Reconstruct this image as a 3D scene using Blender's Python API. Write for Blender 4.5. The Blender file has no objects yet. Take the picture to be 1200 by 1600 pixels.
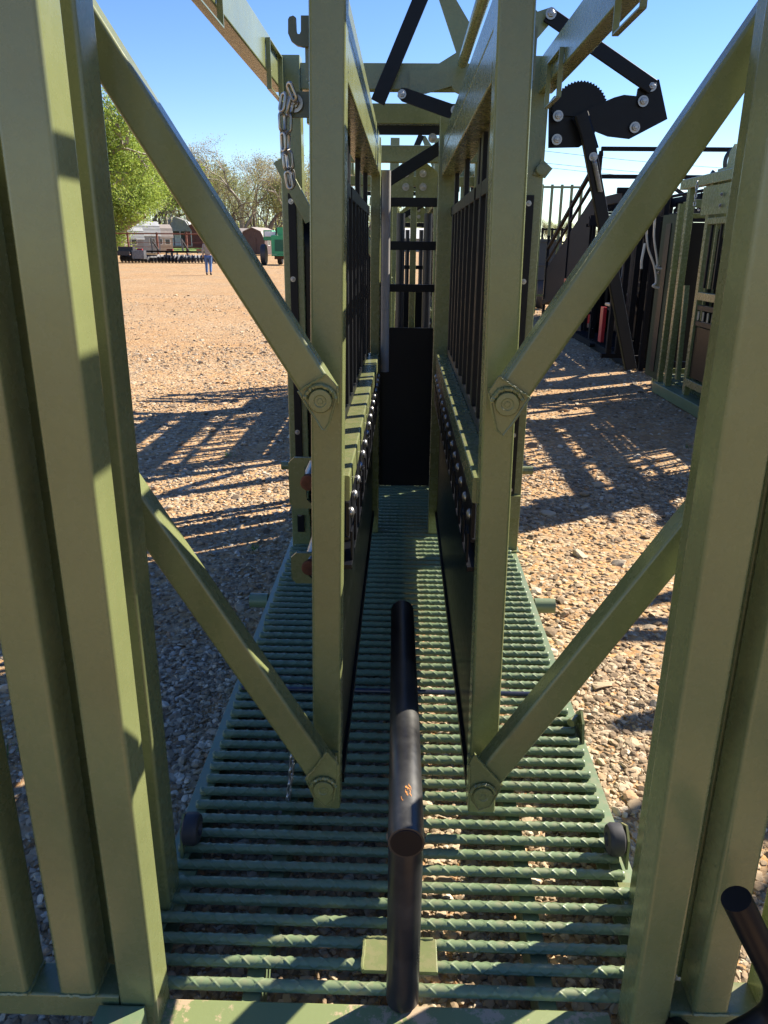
import bpy, bmesh, math, random
import numpy as np
from mathutils import Vector, Matrix, noise
R = math.radians
scene = bpy.context.scene
col = scene.collection

# ------------------------------------------------------------------ camera
PITCH, YAW, ROLL, CAMH, FPX = R(19.05), R(1.26), R(0.55), 1.62, 1202.0
cd = bpy.data.cameras.new('camera'); cam = bpy.data.objects.new('camera', cd); col.objects.link(cam)
CM = Matrix.Rotation(YAW, 3, 'Z') @ Matrix.Rotation(math.pi/2 - PITCH, 3, 'X') @ Matrix.Rotation(ROLL, 3, 'Z')
cam.matrix_world = Matrix.Translation((0, 0, CAMH)) @ CM.to_4x4()
cd.sensor_fit = 'VERTICAL'; cd.sensor_height = 36; cd.sensor_width = 27
cd.lens = FPX/1600*36
cd.clip_start = 0.05; cd.clip_end = 3000
scene.camera = cam
# ------------------------------------------------------------------ light
SUN_AZ, SUN_EL = R(58), R(37)          # azimuth from +Y towards +X
w = bpy.data.worlds.new('World'); scene.world = w; w.use_nodes = True
nt = w.node_tree; nt.nodes.clear()
out = nt.nodes.new('ShaderNodeOutputWorld'); bg = nt.nodes.new('ShaderNodeBackground')
sky = nt.nodes.new('ShaderNodeTexSky'); sky.sky_type = 'NISHITA'; sky.sun_disc = False
sky.sun_elevation = SUN_EL; sky.sun_rotation = SUN_AZ
sky.altitude = 200; sky.air_density = 1.0; sky.dust_density = 0.0; sky.ozone_density = 3.0
bg.inputs['Strength'].default_value = 0.076
hs = nt.nodes.new('ShaderNodeHueSaturation'); hs.inputs['Saturation'].default_value = 1.22; hs.inputs['Hue'].default_value = 0.515
nt.links.new(sky.outputs[0], hs.inputs['Color']); nt.links.new(hs.outputs[0], bg.inputs[0]); nt.links.new(bg.outputs[0], out.inputs[0])
sl = bpy.data.lights.new('sun', 'SUN'); sl.energy = 5.0; sl.angle = R(0.53); sl.color = (1.0, 0.91, 0.76)
sun = bpy.data.objects.new('sun', sl); col.objects.link(sun)
sd = Vector((math.sin(SUN_AZ)*math.cos(SUN_EL), math.cos(SUN_AZ)*math.cos(SUN_EL), math.sin(SUN_EL)))
sun.rotation_euler = sd.to_track_quat('Z', 'Y').to_euler(); sun.location = sd*30
scene.view_settings.view_transform = 'Standard'; scene.view_settings.look = 'None'
scene.view_settings.exposure = 1.46; scene.view_settings.gamma = 1.0
scene.render.resolution_x = 768; scene.render.resolution_y = 1024
scene.render.engine = 'CYCLES'
scene.cycles.max_bounces = 6; scene.cycles.diffuse_bounces = 3; scene.cycles.glossy_bounces = 3
scene.cycles.transparent_max_bounces = 8

# ------------------------------------------------------------------ measuring helpers
def ray(px, py): return CM @ Vector((px-600, -(py-800), -FPX))
def at(px, py, Y):                      # point of the photograph at distance Y
    r = ray(px, py); return Vector((0, 0, CAMH)) + r*(Y/r.y)
def atX(px, py, X): r = ray(px, py); return Vector((0, 0, CAMH)) + r*(X/r.x)
GS = 0.0052
def gz(y): return GS*max(0.0, y-10)
def ground_at(px, Y): p = at(px, 400, Y); return Vector((p.x, Y, gz(Y)))

# ------------------------------------------------------------------ materials
def newmat(name):
    m = bpy.data.materials.new(name); m.use_nodes = True
    return m, m.node_tree, m.node_tree.nodes['Principled BSDF']
def N(t, typ, **k):
    n = t.nodes.new(typ)
    for a, b in k.items():
        if a in n.inputs: n.inputs[a].default_value = b
        else: setattr(n, a, b)
    return n
def noise_n(t, vec, scale, detail=4, rough=.6):
    n = t.nodes.new('ShaderNodeTexNoise'); n.inputs['Scale'].default_value = scale
    n.inputs['Detail'].default_value = detail; n.inputs['Roughness'].default_value = rough
    t.links.new(vec, n.inputs['Vector']); return n
def ramp(t, fac, stops, interp='LINEAR'):
    n = t.nodes.new('ShaderNodeValToRGB'); cr = n.color_ramp; cr.interpolation = interp
    while len(cr.elements) < len(stops): cr.elements.new(0.5)
    for e, (p, c) in zip(cr.elements, stops): e.position = p; e.color = (c[0], c[1], c[2], 1)
    t.links.new(fac, n.inputs[0]); return n
def gpos(t):
    g = t.nodes.new('ShaderNodeNewGeometry'); return g.outputs['Position']
def opos(t):
    g = t.nodes.new('ShaderNodeTexCoord'); return g.outputs['Object']
def bump(t, bs, height, strength, dist=.01):
    b = t.nodes.new('ShaderNodeBump'); b.inputs['Strength'].default_value = strength; b.inputs['Distance'].default_value = dist
    t.links.new(height, b.inputs['Height']); t.links.new(b.outputs[0], bs.inputs['Normal']); return b
def mixc(t, fac, a, b):
    m = t.nodes.new('ShaderNodeMix'); m.data_type = 'RGBA'
    if isinstance(fac, float): m.inputs[0].default_value = fac
    else: t.links.new(fac, m.inputs[0])
    for s, v in ((6, a), (7, b)):
        if isinstance(v, tuple): m.inputs[s].default_value = (*v, 1)
        else: t.links.new(v, m.inputs[s])
    return m.outputs[2]
def paint(name, c, rough=.34, dust=.25, dustc=(.30, .22, .14), scratch=.0, coat=.12, vary=.12, spec=.5):
    m, t, b = newmat(name); p = opos(t)
    n1 = noise_n(t, p, 3.0, 5); n2 = noise_n(t, p, 35, 4)
    d = tuple(x*(1-vary) for x in c); l = tuple(min(1, x*(1+vary)) for x in c)
    base = ramp(t, n1.outputs[0], [(.3, d), (.7, l)]).outputs[0]
    # dust film gathered on faces that look up
    g = t.nodes.new('ShaderNodeNewGeometry'); sx = t.nodes.new('ShaderNodeSeparateXYZ'); t.links.new(g.outputs['Normal'], sx.inputs[0])
    up = t.nodes.new('ShaderNodeMapRange'); up.inputs[1].default_value = .5; up.inputs[2].default_value = 1; up.inputs[3].default_value = .08
    t.links.new(sx.outputs[2], up.inputs[0])
    dn = ramp(t, n2.outputs[0], [(.42, (0, 0, 0)), (.72, (1, 1, 1))])
    mu = t.nodes.new('ShaderNodeMath'); mu.operation = 'MULTIPLY'; t.links.new(up.outputs[0], mu.inputs[0]); t.links.new(dn.outputs[0], mu.inputs[1])
    m2 = t.nodes.new('ShaderNodeMath'); m2.operation = 'MULTIPLY'; m2.inputs[1].default_value = dust; t.links.new(mu.outputs[0], m2.inputs[0])
    cc = mixc(t, m2.outputs[0], base, dustc)
    if scratch:
        mp = t.nodes.new('ShaderNodeMapping'); mp.inputs['Scale'].default_value = (60, 60, 2.2); t.links.new(p, mp.inputs[0])
        n3 = noise_n(t, mp.outputs[0], 1.5, 6, .7)
        s = ramp(t, n3.outputs[0], [(.68, (0, 0, 0)), (.72, (scratch,)*3)])
        cc = mixc(t, s.outputs[0], cc, tuple(min(1, x*1.6+.03) for x in c))
    if scratch:
        n6 = noise_n(t, p, 22, 8, .8); n7 = noise_n(t, p, 2.2, 2); mk = t.nodes.new('ShaderNodeMath'); mk.operation = 'MULTIPLY'
        t.links.new(n6.outputs[0], mk.inputs[0]); t.links.new(n7.outputs[0], mk.inputs[1])
        cc = mixc(t, ramp(t, mk.outputs[0], [(.485, (0, 0, 0)), (.495, (.6,)*3)]).outputs[0], cc, (.09, .07, .045))
        mp2 = t.nodes.new('ShaderNodeMapping'); mp2.inputs['Scale'].default_value = (9, 9, .5); t.links.new(p, mp2.inputs[0]); n8 = noise_n(t, mp2.outputs[0], 1.6, 5, .65)
        cc = mixc(t, ramp(t, n8.outputs[0], [(.55, (0, 0, 0)), (.9, (.12,)*3)]).outputs[0], cc, (.22, .19, .11))
    t.links.new(cc, b.inputs['Base Color'])
    rr = t.nodes.new('ShaderNodeMapRange'); rr.inputs[3].default_value = rough-.07; rr.inputs[4].default_value = rough+.13
    t.links.new(n2.outputs[0], rr.inputs[0]); t.links.new(rr.outputs[0], b.inputs['Roughness'])
    b.inputs['Coat Weight'].default_value = coat; b.inputs['Coat Roughness'].default_value = .18
    b.inputs['Specular IOR Level'].default_value = spec
    n4 = noise_n(t, p, 160, 3); n5 = noise_n(t, p, 9, 2)
    ad = t.nodes.new('ShaderNodeMath'); ad.operation = 'MULTIPLY_ADD'; ad.inputs[1].default_value = 4.0
    t.links.new(n5.outputs[0], ad.inputs[0]); t.links.new(n4.outputs[0], ad.inputs[2])
    bump(t, b, ad.outputs[0], .25, .0006)
    return m
def simple(name, c, rough=.6, metal=0., vary=.15, scale=12, bs=.0):
    m, t, b = newmat(name); p = opos(t); n1 = noise_n(t, p, scale, 5)
    base = ramp(t, n1.outputs[0], [(.3, tuple(x*(1-vary) for x in c)), (.7, tuple(min(1, x*(1+vary)) for x in c))])
    t.links.new(base.outputs[0], b.inputs['Base Color']); b.inputs['Roughness'].default_value = rough; b.inputs['Metallic'].default_value = metal
    if bs: bump(t, b, n1.outputs[0], bs, .01)
    return m
M = {}
M['green'] = paint('olive_paint', (.150, .170, .070), .24, .30, scratch=.08)
M['tread'] = paint('tread_green_paint', (.145, .200, .105), .38, .35, scratch=.0)
M['dgreen'] = paint('dark_green_paint', (.06, .075, .035), .35, .2)
M['black'] = paint('black_paint', (.0030, .0038, .0065), .38, .04, (.12, .10, .08), coat=.0, spec=.22)
M['sheet'] = paint('glossy_black_sheet', (.003, .0035, .005), .32, .04, (.12, .10, .08), coat=.0, spec=.16)
M['pad'] = paint('black_pipe_paint', (.007, .008, .011), .40, .3, (.10, .09, .08), coat=.1)
M['tread2'] = paint('deep_green_paint', (.03, .048, .026), .5, .1, spec=.1, coat=0)
M['rubber'] = simple('rubber', (.030, .030, .034), .6)
M['zinc'] = simple('zinc_plated_steel', (.30, .30, .30), .36, .9)
M['chain'] = simple('galvanised_chain', (.42, .42, .41), .38, .9)
M['rust'] = simple('rusty_steel', (.16, .055, .025), .8, .2, .5, 30, .4)
M['blackmetal'] = paint('weathered_black_paint', (.008, .0078, .009), .60, .10, (.16, .12, .09), scratch=.0, coat=.0, spec=.12)
M['red'] = paint('red_paint', (.42, .02, .025), .4, .1)
M['concrete_white'] = simple('white_siding', (.62, .62, .60), .7)

# ------------------------------------------------------------------ mesh builder
class MB:
    def __init__(s): s.v = []; s.f = []; s.mi = []; s.cur = 0
    def add(s, vs, fs):
        o = len(s.v); s.v += [tuple(v) for v in vs]; s.f += [tuple(i+o for i in f) for f in fs]; s.mi += [s.cur]*len(fs)
    def beam(s, p0, p1, wd, ht, r=.004, up=(0, 0, 1), seg=3):
        p0, p1 = Vector(p0), Vector(p1); d = (p1-p0).normalized(); u = Vector(up)
        if abs(d.dot(u)) > .95: u = Vector((0, 1, 0))
        sd_ = d.cross(u).normalized(); u = sd_.cross(d).normalized()
        r = min(r, wd/2.01, ht/2.01); prof = []
        for (sx, sy, a0) in ((1, 1, 0), (-1, 1, 90), (-1, -1, 180), (1, -1, 270)):
            for k in range(seg+1):
                a = R(a0+90*k/seg); prof.append((sx*(wd/2-r)+r*math.cos(a), sy*(ht/2-r)+r*math.sin(a)))
        n = len(prof); vs = []
        for p in (p0, p1):
            for (a, b) in prof: vs.append(p+sd_*a+u*b)
        fs = [(i, (i+1) % n, n+(i+1) % n, n+i) for i in range(n)] + [tuple(range(n))[::-1], tuple(range(n, 2*n))]
        s.add(vs, fs); return s
    def box(s, x0, x1, y0, y1, z0, z1, r=.002):
        dx, dy, dz = x1-x0, y1-y0, z1-z0; cx, cy, cz = (x0+x1)/2, (y0+y1)/2, (z0+z1)/2
        if dz >= dx and dz >= dy: return s.beam((cx, cy, z0), (cx, cy, z1), dx, dy, r, (0, 1, 0))
        if dx >= dy: return s.beam((x0, cy, cz), (x1, cy, cz), dy, dz, r)
        return s.beam((cx, y0, cz), (cx, y1, cz), dx, dz, r)
    def tube(s, pts, r, n=10, cap=True, r1=None):
        pts = [Vector(p) for p in pts]; m = len(pts); vs = []; prev = None
        for i, p in enumerate(pts):
            d = (pts[min(i+1, m-1)]-pts[max(i-1, 0)]).normalized()
            if prev is None:
                u = Vector((0, 0, 1)) if abs(d.z) < .9 else Vector((1, 0, 0))
                a = d.cross(u).normalized()
            else: a = (prev-d*prev.dot(d)).normalized()
            prev = a; b = d.cross(a); rr = r if r1 is None else r+(r1-r)*i/(m-1)
            for k in range(n): t = 2*math.pi*k/n; vs.append(p+a*math.cos(t)*rr+b*math.sin(t)*rr)
        fs = []
        for i in range(m-1):
            for k in range(n): fs.append((i*n+k, i*n+(k+1) % n, (i+1)*n+(k+1) % n, (i+1)*n+k))
        if cap: fs += [tuple(range(n))[::-1], tuple(range((m-1)*n, m*n))]
        s.add(vs, fs); return s
    def prism(s, poly, org, ax, ay, depth):
        ax, ay, org = Vector(ax), Vector(ay), Vector(org); nrm = ax.cross(ay).normalized()*depth; n = len(poly)
        vs = [org+ax*a+ay*b for a, b in poly] + [org+ax*a+ay*b+nrm for a, b in poly]
        s.add(vs, [tuple(range(n))[::-1], tuple(range(n, 2*n))]+[(i, (i+1) % n, n+(i+1) % n, n+i) for i in range(n)]); return s
    def pplate(s, pxs, Y, th):          # plate facing the -Y side, outline given as seen at distance Y
        P = [at(a, b, Y) for a, b in pxs]; return s.prism([(p.x, p.z) for p in P], (0, Y, 0), (1, 0, 0), (0, 0, 1), -th)
    def lathe(s, prof, org, axis, n=16):
        axis = Vector(axis).normalized(); u = Vector((0, 0, 1)) if abs(axis.z) < .9 else Vector((1, 0, 0))
        a = axis.cross(u).normalized(); b = axis.cross(a); org = Vector(org); vs = []; m = len(prof)
        for (rr, h) in prof:
            for k in range(n): t = 2*math.pi*k/n; vs.append(org+axis*h+(a*math.cos(t)+b*math.sin(t))*max(rr, 1e-5))
        fs = [(i*n+k, i*n+(k+1) % n, (i+1)*n+(k+1) % n, (i+1)*n+k) for i in range(m-1) for k in range(n)]
        fs += [tuple(range(n))[::-1], tuple(range((m-1)*n, m*n))]
        s.add(vs, fs); return s
    def mesh(s, name, mats, ang=35):
        me = bpy.data.meshes.new(name); me.from_pydata(s.v, [], s.f)
        if not isinstance(mats, (list, tuple)): mats = [mats]
        for m_ in mats: me.materials.append(m_)
        me.polygons.foreach_set('material_index', s.mi)
        bm = bmesh.new(); bm.from_mesh(me); bmesh.ops.recalc_face_normals(bm, faces=bm.faces); bm.to_mesh(me); bm.free()
        me.polygons.foreach_set('use_smooth', [True]*len(me.polygons)); me.set_sharp_from_angle(angle=R(ang)); me.update()
        return me
    def build(s, name, mats, parent=None, ang=35, loc=None):
        return link(name, s.mesh(name, mats, ang), parent, loc, None, len(s.f) < 4000)
def link(name, me, parent=None, loc=None, rot=None, wn=False):
    o = bpy.data.objects.new(name, me); col.objects.link(o)
    if wn: wm = o.modifiers.new('wn', 'WEIGHTED_NORMAL'); wm.keep_sharp = True; wm.weight = 80
    if parent is not None:
        o.parent = parent
        if parent.type == 'EMPTY' and loc is None: o.location = -parent.location
    if loc is not None:
        o.location = loc
    if rot is not None: o.rotation_euler = rot
    return o
def tag(o, label=None, cat=None, group=None, kind=None):
    for k, v in (('label', label), ('category', cat), ('group', group), ('kind', kind)):
        if v: o[k] = v
    return o
def empty(name, loc, label, cat, group=None):
    o = bpy.data.objects.new(name, None); o.empty_display_size = .1; col.objects.link(o); o.location = Vector(loc); return tag(o, label, cat, group)
def copy_tree(o, parent=None):
    c = o.copy(); col.objects.link(c)
    if parent: c.parent = parent
    for ch in kids.get(o.name, []): copy_tree(ch, c)
    return c
kids = {}
def index_kids():
    kids.clear()
    for ob in bpy.data.objects:
        if ob.parent: kids.setdefault(ob.parent.name, []).append(ob)

rnd = random.Random(7)
# ------------------------------------------------------------------ ground
def ground():
    xs = sorted(set([-400, -250, -150, -100, -70, -50, -35, -25, -18, -13]+[x*.5 for x in range(-18, 19)]+[13, 18, 25, 35, 50, 70, 100, 150, 250, 400]))
    ys = sorted(set([-60, -30, -15, -8, -4]+[y*.5 for y in range(-4, 29)]+[15, 16.5, 18, 20, 23, 26, 30, 35, 40, 50, 60, 75, 90, 110, 140, 180, 250, 400, 700]))
    vs = []
    for y in ys:
        for x in xs:
            h = gz(min(y, 260)) + .018*noise.noise(Vector((x*.35, y*.35, 0)))*min(1, max(0, (abs(x)-.9)))
            vs.append((x, y, h-.012))
    nx = len(xs); fs = [(j*nx+i, j*nx+i+1, (j+1)*nx+i+1, (j+1)*nx+i) for j in range(len(ys)-1) for i in range(nx-1)]
    me = bpy.data.meshes.new('ground'); me.from_pydata(vs, [], fs)
    m, t, b = newmat('gravel_yard'); p = gpos(t)
    big = noise_n(t, p, .35, 5); med = noise_n(t, p, 3.5, 6, .7)
    dirt = ramp(t, med.outputs[0], [(.3, (.27, .155, .075)), (.55, (.43, .252, .112)), (.75, (.54, .355, .18))]).outputs[0]
    v1 = t.nodes.new('ShaderNodeTexVoronoi'); v1.inputs['Scale'].default_value = 32; v1.inputs['Randomness'].default_value = 1; 
    wob = noise_n(t, p, 40, 2); ad = t.nodes.new('ShaderNodeVectorMath'); ad.operation = 'MULTIPLY_ADD'; ad.inputs[1].default_value = (.02, .02, .02)
    t.links.new(wob.outputs['Color'], ad.inputs[0]); t.links.new(p, ad.inputs[2]); t.links.new(ad.outputs[0], v1.inputs['Vector'])
    sep = t.nodes.new('ShaderNodeSeparateColor'); t.links.new(v1.outputs['Color'], sep.inputs[0])
    stone = ramp(t, sep.outputs[0], [(.0, (.17, .125, .08)), (.3, (.32, .235, .145)), (.6, (.44, .335, .21)), (.85, (.53, .425, .29)), (1, (.33, .18, .085))]).outputs[0]
    mask = ramp(t, sep.outputs[1], [(.34, (0, 0, 0)), (.36, (1, 1, 1))], 'CONSTANT').outputs[0]
    # patches with more dirt
    mm = t.nodes.new('ShaderNodeMath'); mm.operation = 'MULTIPLY'; t.links.new(mask, mm.inputs[0])
    pr_ = ramp(t, big.outputs[0], [(.35, (.25,)*3), (.6, (.9,)*3)]).outputs[0]; t.links.new(pr_, mm.inputs[1])
    c = mixc(t, mm.outputs[0], dirt, stone)
    t.links.new(c, b.inputs['Base Color']); b.inputs['Roughness'].default_value = .95; b.inputs['Specular IOR Level'].default_value = .15
    hh = t.nodes.new('ShaderNodeMath'); hh.operation = 'MULTIPLY'
    inv = ramp(t, v1.outputs['Distance'], [(0, (1, 1, 1)), (.75, (0, 0, 0))]).outputs[0]
    t.links.new(inv, hh.inputs[0]); t.links.new(sep.outputs[2], hh.inputs[1])
    a2 = t.nodes.new('ShaderNodeMath'); a2.operation = 'ADD'; t.links.new(hh.outputs[0], a2.inputs[0]); t.links.new(med.outputs[0], a2.inputs[1])
    bump(t, b, a2.outputs[0], 1.0, .03)
    me.materials.append(m)
    for pl in me.polygons: pl.use_smooth = True
    o = link('ground', me); tag(o, kind='structure')
ground()

# real stones lying on the yard: one countless mass
def stones():
    m, t, b = newmat('crushed_stone'); g = t.nodes.new('ShaderNodeNewGeometry')
    c = ramp(t, g.outputs['Random Per Island'], [(0, (.12, .09, .06)), (.25, (.24, .175, .115)), (.5, (.36, .275, .18)), (.78, (.46, .37, .255)), (.92, (.60, .52, .40)), (1, (.34, .18, .08))]).outputs[0]
    n = noise_n(t, g.outputs['Position'], 60, 5, .7)
    c2 = mixc(t, ramp(t, n.outputs[0], [(.4, (0, 0, 0)), (.75, (.55,)*3)]).outputs[0], c, (.42, .30, .18))
    t.links.new(c2, b.inputs['Base Color']); b.inputs['Roughness'].default_value = .92; b.inputs['Specular IOR Level'].default_value = .2
    bump(t, b, n.outputs[0], .5, .004)
    rs = np.random.RandomState(3)
    tmpl = []
    for sub in (1, 2):
        L = []
        for k in range(10):
            bm = bmesh.new(); bmesh.ops.create_icosphere(bm, subdivisions=sub, radius=1)
            off = Vector((k*7.3, k*3.1, 0)); planes = [(Vector(rs.normal(size=3)).normalized(), rs.uniform(.45, .75)) for _ in range(9)]
            for v in bm.verts:
                q = v.co.copy()
                for (pn, pd) in planes:
                    dd = q.dot(pn)
                    if dd > pd: q -= pn*(dd-pd)
                v.co = q*(1+.18*noise.noise(q*1.5+off))
            L.append((np.array([v.co[:] for v in bm.verts]), np.array([[v.index for v in f.verts] for f in bm.faces]))); bm.free()
        tmpl.append(L)
    V, Fc = [], []; o = 0
    def put(n, area, smin, smax, sub, pw=2.2):
        nonlocal o
        for i in range(n):
            x, y = area()
            s_ = smin+(smax-smin)*rs.rand()**pw
            tv, tf = tmpl[sub][rs.randint(10)]
            a, bb = rs.rand()*6.28, rs.normal()*.35
            sc = np.array([s_*rs.uniform(.8, 1.35), s_*rs.uniform(.7, 1.1), s_*rs.uniform(.3, .6)])
            q = tv*sc; ca, sa = math.cos(bb), math.sin(bb); q = np.stack([q[:, 0], q[:, 1]*ca-q[:, 2]*sa, q[:, 1]*sa+q[:, 2]*ca], 1)
            ca, sa = math.cos(a), math.sin(a); q = np.stack([q[:, 0]*ca-q[:, 1]*sa, q[:, 0]*sa+q[:, 1]*ca, q[:, 2]], 1)
            q += np.array([x, y, gz(y)-.012+sc[2]*.22]); V.append(q); Fc.append(tf+o); o += len(tv)
    def wedge(y0, y1, pw=1.0):
        def f():
            y = y0+(y1-y0)*rs.rand()**pw; hw = .56*y+.55; return rs.uniform(-hw, hw), y
        return f
    put(26000, lambda: (rs.uniform(-1.0, 1.0), rs.uniform(.8, 2.9)), .005, .021, 1, 2.6)
    put(36000, wedge(1.2, 5.8), .005, .021, 1, 2.6)
    put(520, wedge(1.2, 6), .018, .036, 1)
    put(36000, wedge(4.5, 13), .008, .030, 0, 3)
    put(16000, wedge(9, 26, 1.2), .014, .040, 0)
    put(500, wedge(2.5, 14), .035, .060, 1)
    put(60, wedge(4, 30), .05, .08, 1)
    V = np.concatenate(V); Fc = np.concatenate(Fc)
    me = bpy.data.meshes.new('loose_gravel'); me.vertices.add(len(V)); me.vertices.foreach_set('co', V.astype(np.float32).ravel())
    me.loops.add(Fc.size); me.loops.foreach_set('vertex_index', Fc.astype(np.int32).ravel())
    me.polygons.add(len(Fc)); me.polygons.foreach_set('loop_start', np.arange(0, Fc.size, 3, dtype=np.int32)); me.polygons.foreach_set('loop_total', np.full(len(Fc), 3, np.int32))
    me.update(); me.validate(); me.materials.append(m)
    for_sm = np.zeros(len(me.polygons), dtype=bool); me.polygons.foreach_set('use_smooth', for_sm)
    tag(link('loose_gravel', me), 'loose tan and grey crushed stones scattered over the dirt yard', 'gravel', kind='stuff')
stones()

# ------------------------------------------------------------------ small shared meshes
def hexbolt_mesh(r=.012, h=.009, mat='zinc'):
    mb = MB(); mb.lathe([(r*1.55, 0), (r*1.55, .002), (r*1.1, .0021)], (0, 0, 0), (0, -1, 0), 16)
    mb.lathe([(r, .002), (r, h*.85), (r*.85, h)], (0, 0, 0), (0, -1, 0), 6)
    mb.lathe([(r*.5, h), (r*.5, h+.005), (r*.4, h+.006)], (0, 0, 0), (0, -1, 0), 10)
    return mb.mesh('bolt', M[mat], 30)
def dome_mesh(r=.014):
    mb = MB(); mb.lathe([(r, 0), (r*.95, r*.25), (r*.7, r*.5), (r*.35, r*.62), (0, r*.66)], (0, 0, 0), (1, 0, 0), 14)
    return mb.mesh('bolt', M['zinc'], 60)
BOLT = hexbolt_mesh(); BIG = hexbolt_mesh(.0145, .012); SMALL = hexbolt_mesh(.008, .006); DOME = dome_mesh()

def rebar_mesh(L=1.15, r=.0118):
    n = 40; m = int(L/.0022); V = []; pitch = .046
    for i in range(m+1):
        x = -L/2+L*i/m; e = min(1, min(i, m-i)/2.0)
        for k in range(n):
            a = 2*math.pi*k/n; h = 0
            for s_ in (1, -1):
                ph = (a/(2*math.pi)*2 + s_*x/pitch) % 1.0; d = min(ph, 1-ph)
                h = max(h, min(1, max(0, 1.8-d/.032)))
            for rib in (0, math.pi):       # long seams on both sides
                d = abs((a-rib+math.pi) % (2*math.pi)-math.pi); h = max(h, 1.0 if d < .15 else 0)
            rr = (r+.0018*h)*(e*.12+.88); V.append((x, rr*math.cos(a), rr*math.sin(a)))
    F = [(i*n+k, (i+1)*n+k, (i+1)*n+(k+1) % n, i*n+(k+1) % n) for i in range(m) for k in range(n)]
    F += [tuple(range(n)), tuple(range(m*n, m*n+n))[::-1]]
    me = bpy.data.meshes.new('tread_bar'); me.from_pydata(V, [], F); me.materials.append(M['tread'])
    me.polygons.foreach_set('use_smooth', [True]*len(me.polygons)); me.set_sharp_from_angle(angle=R(70)); return me
REBAR = rebar_mesh()

def weld(mb, pts, r=.004):
    out = []
    for i in range(len(pts)-1):
        a, b = Vector(pts[i]), Vector(pts[i+1]); k = max(2, int((b-a).length/.006))
        out += [a.lerp(b, j/k)+Vector([rnd.uniform(-.0012, .0012) for _ in range(3)]) for j in range(k)]
    if len(out) > 1: mb.tube(out, r, 6)

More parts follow.
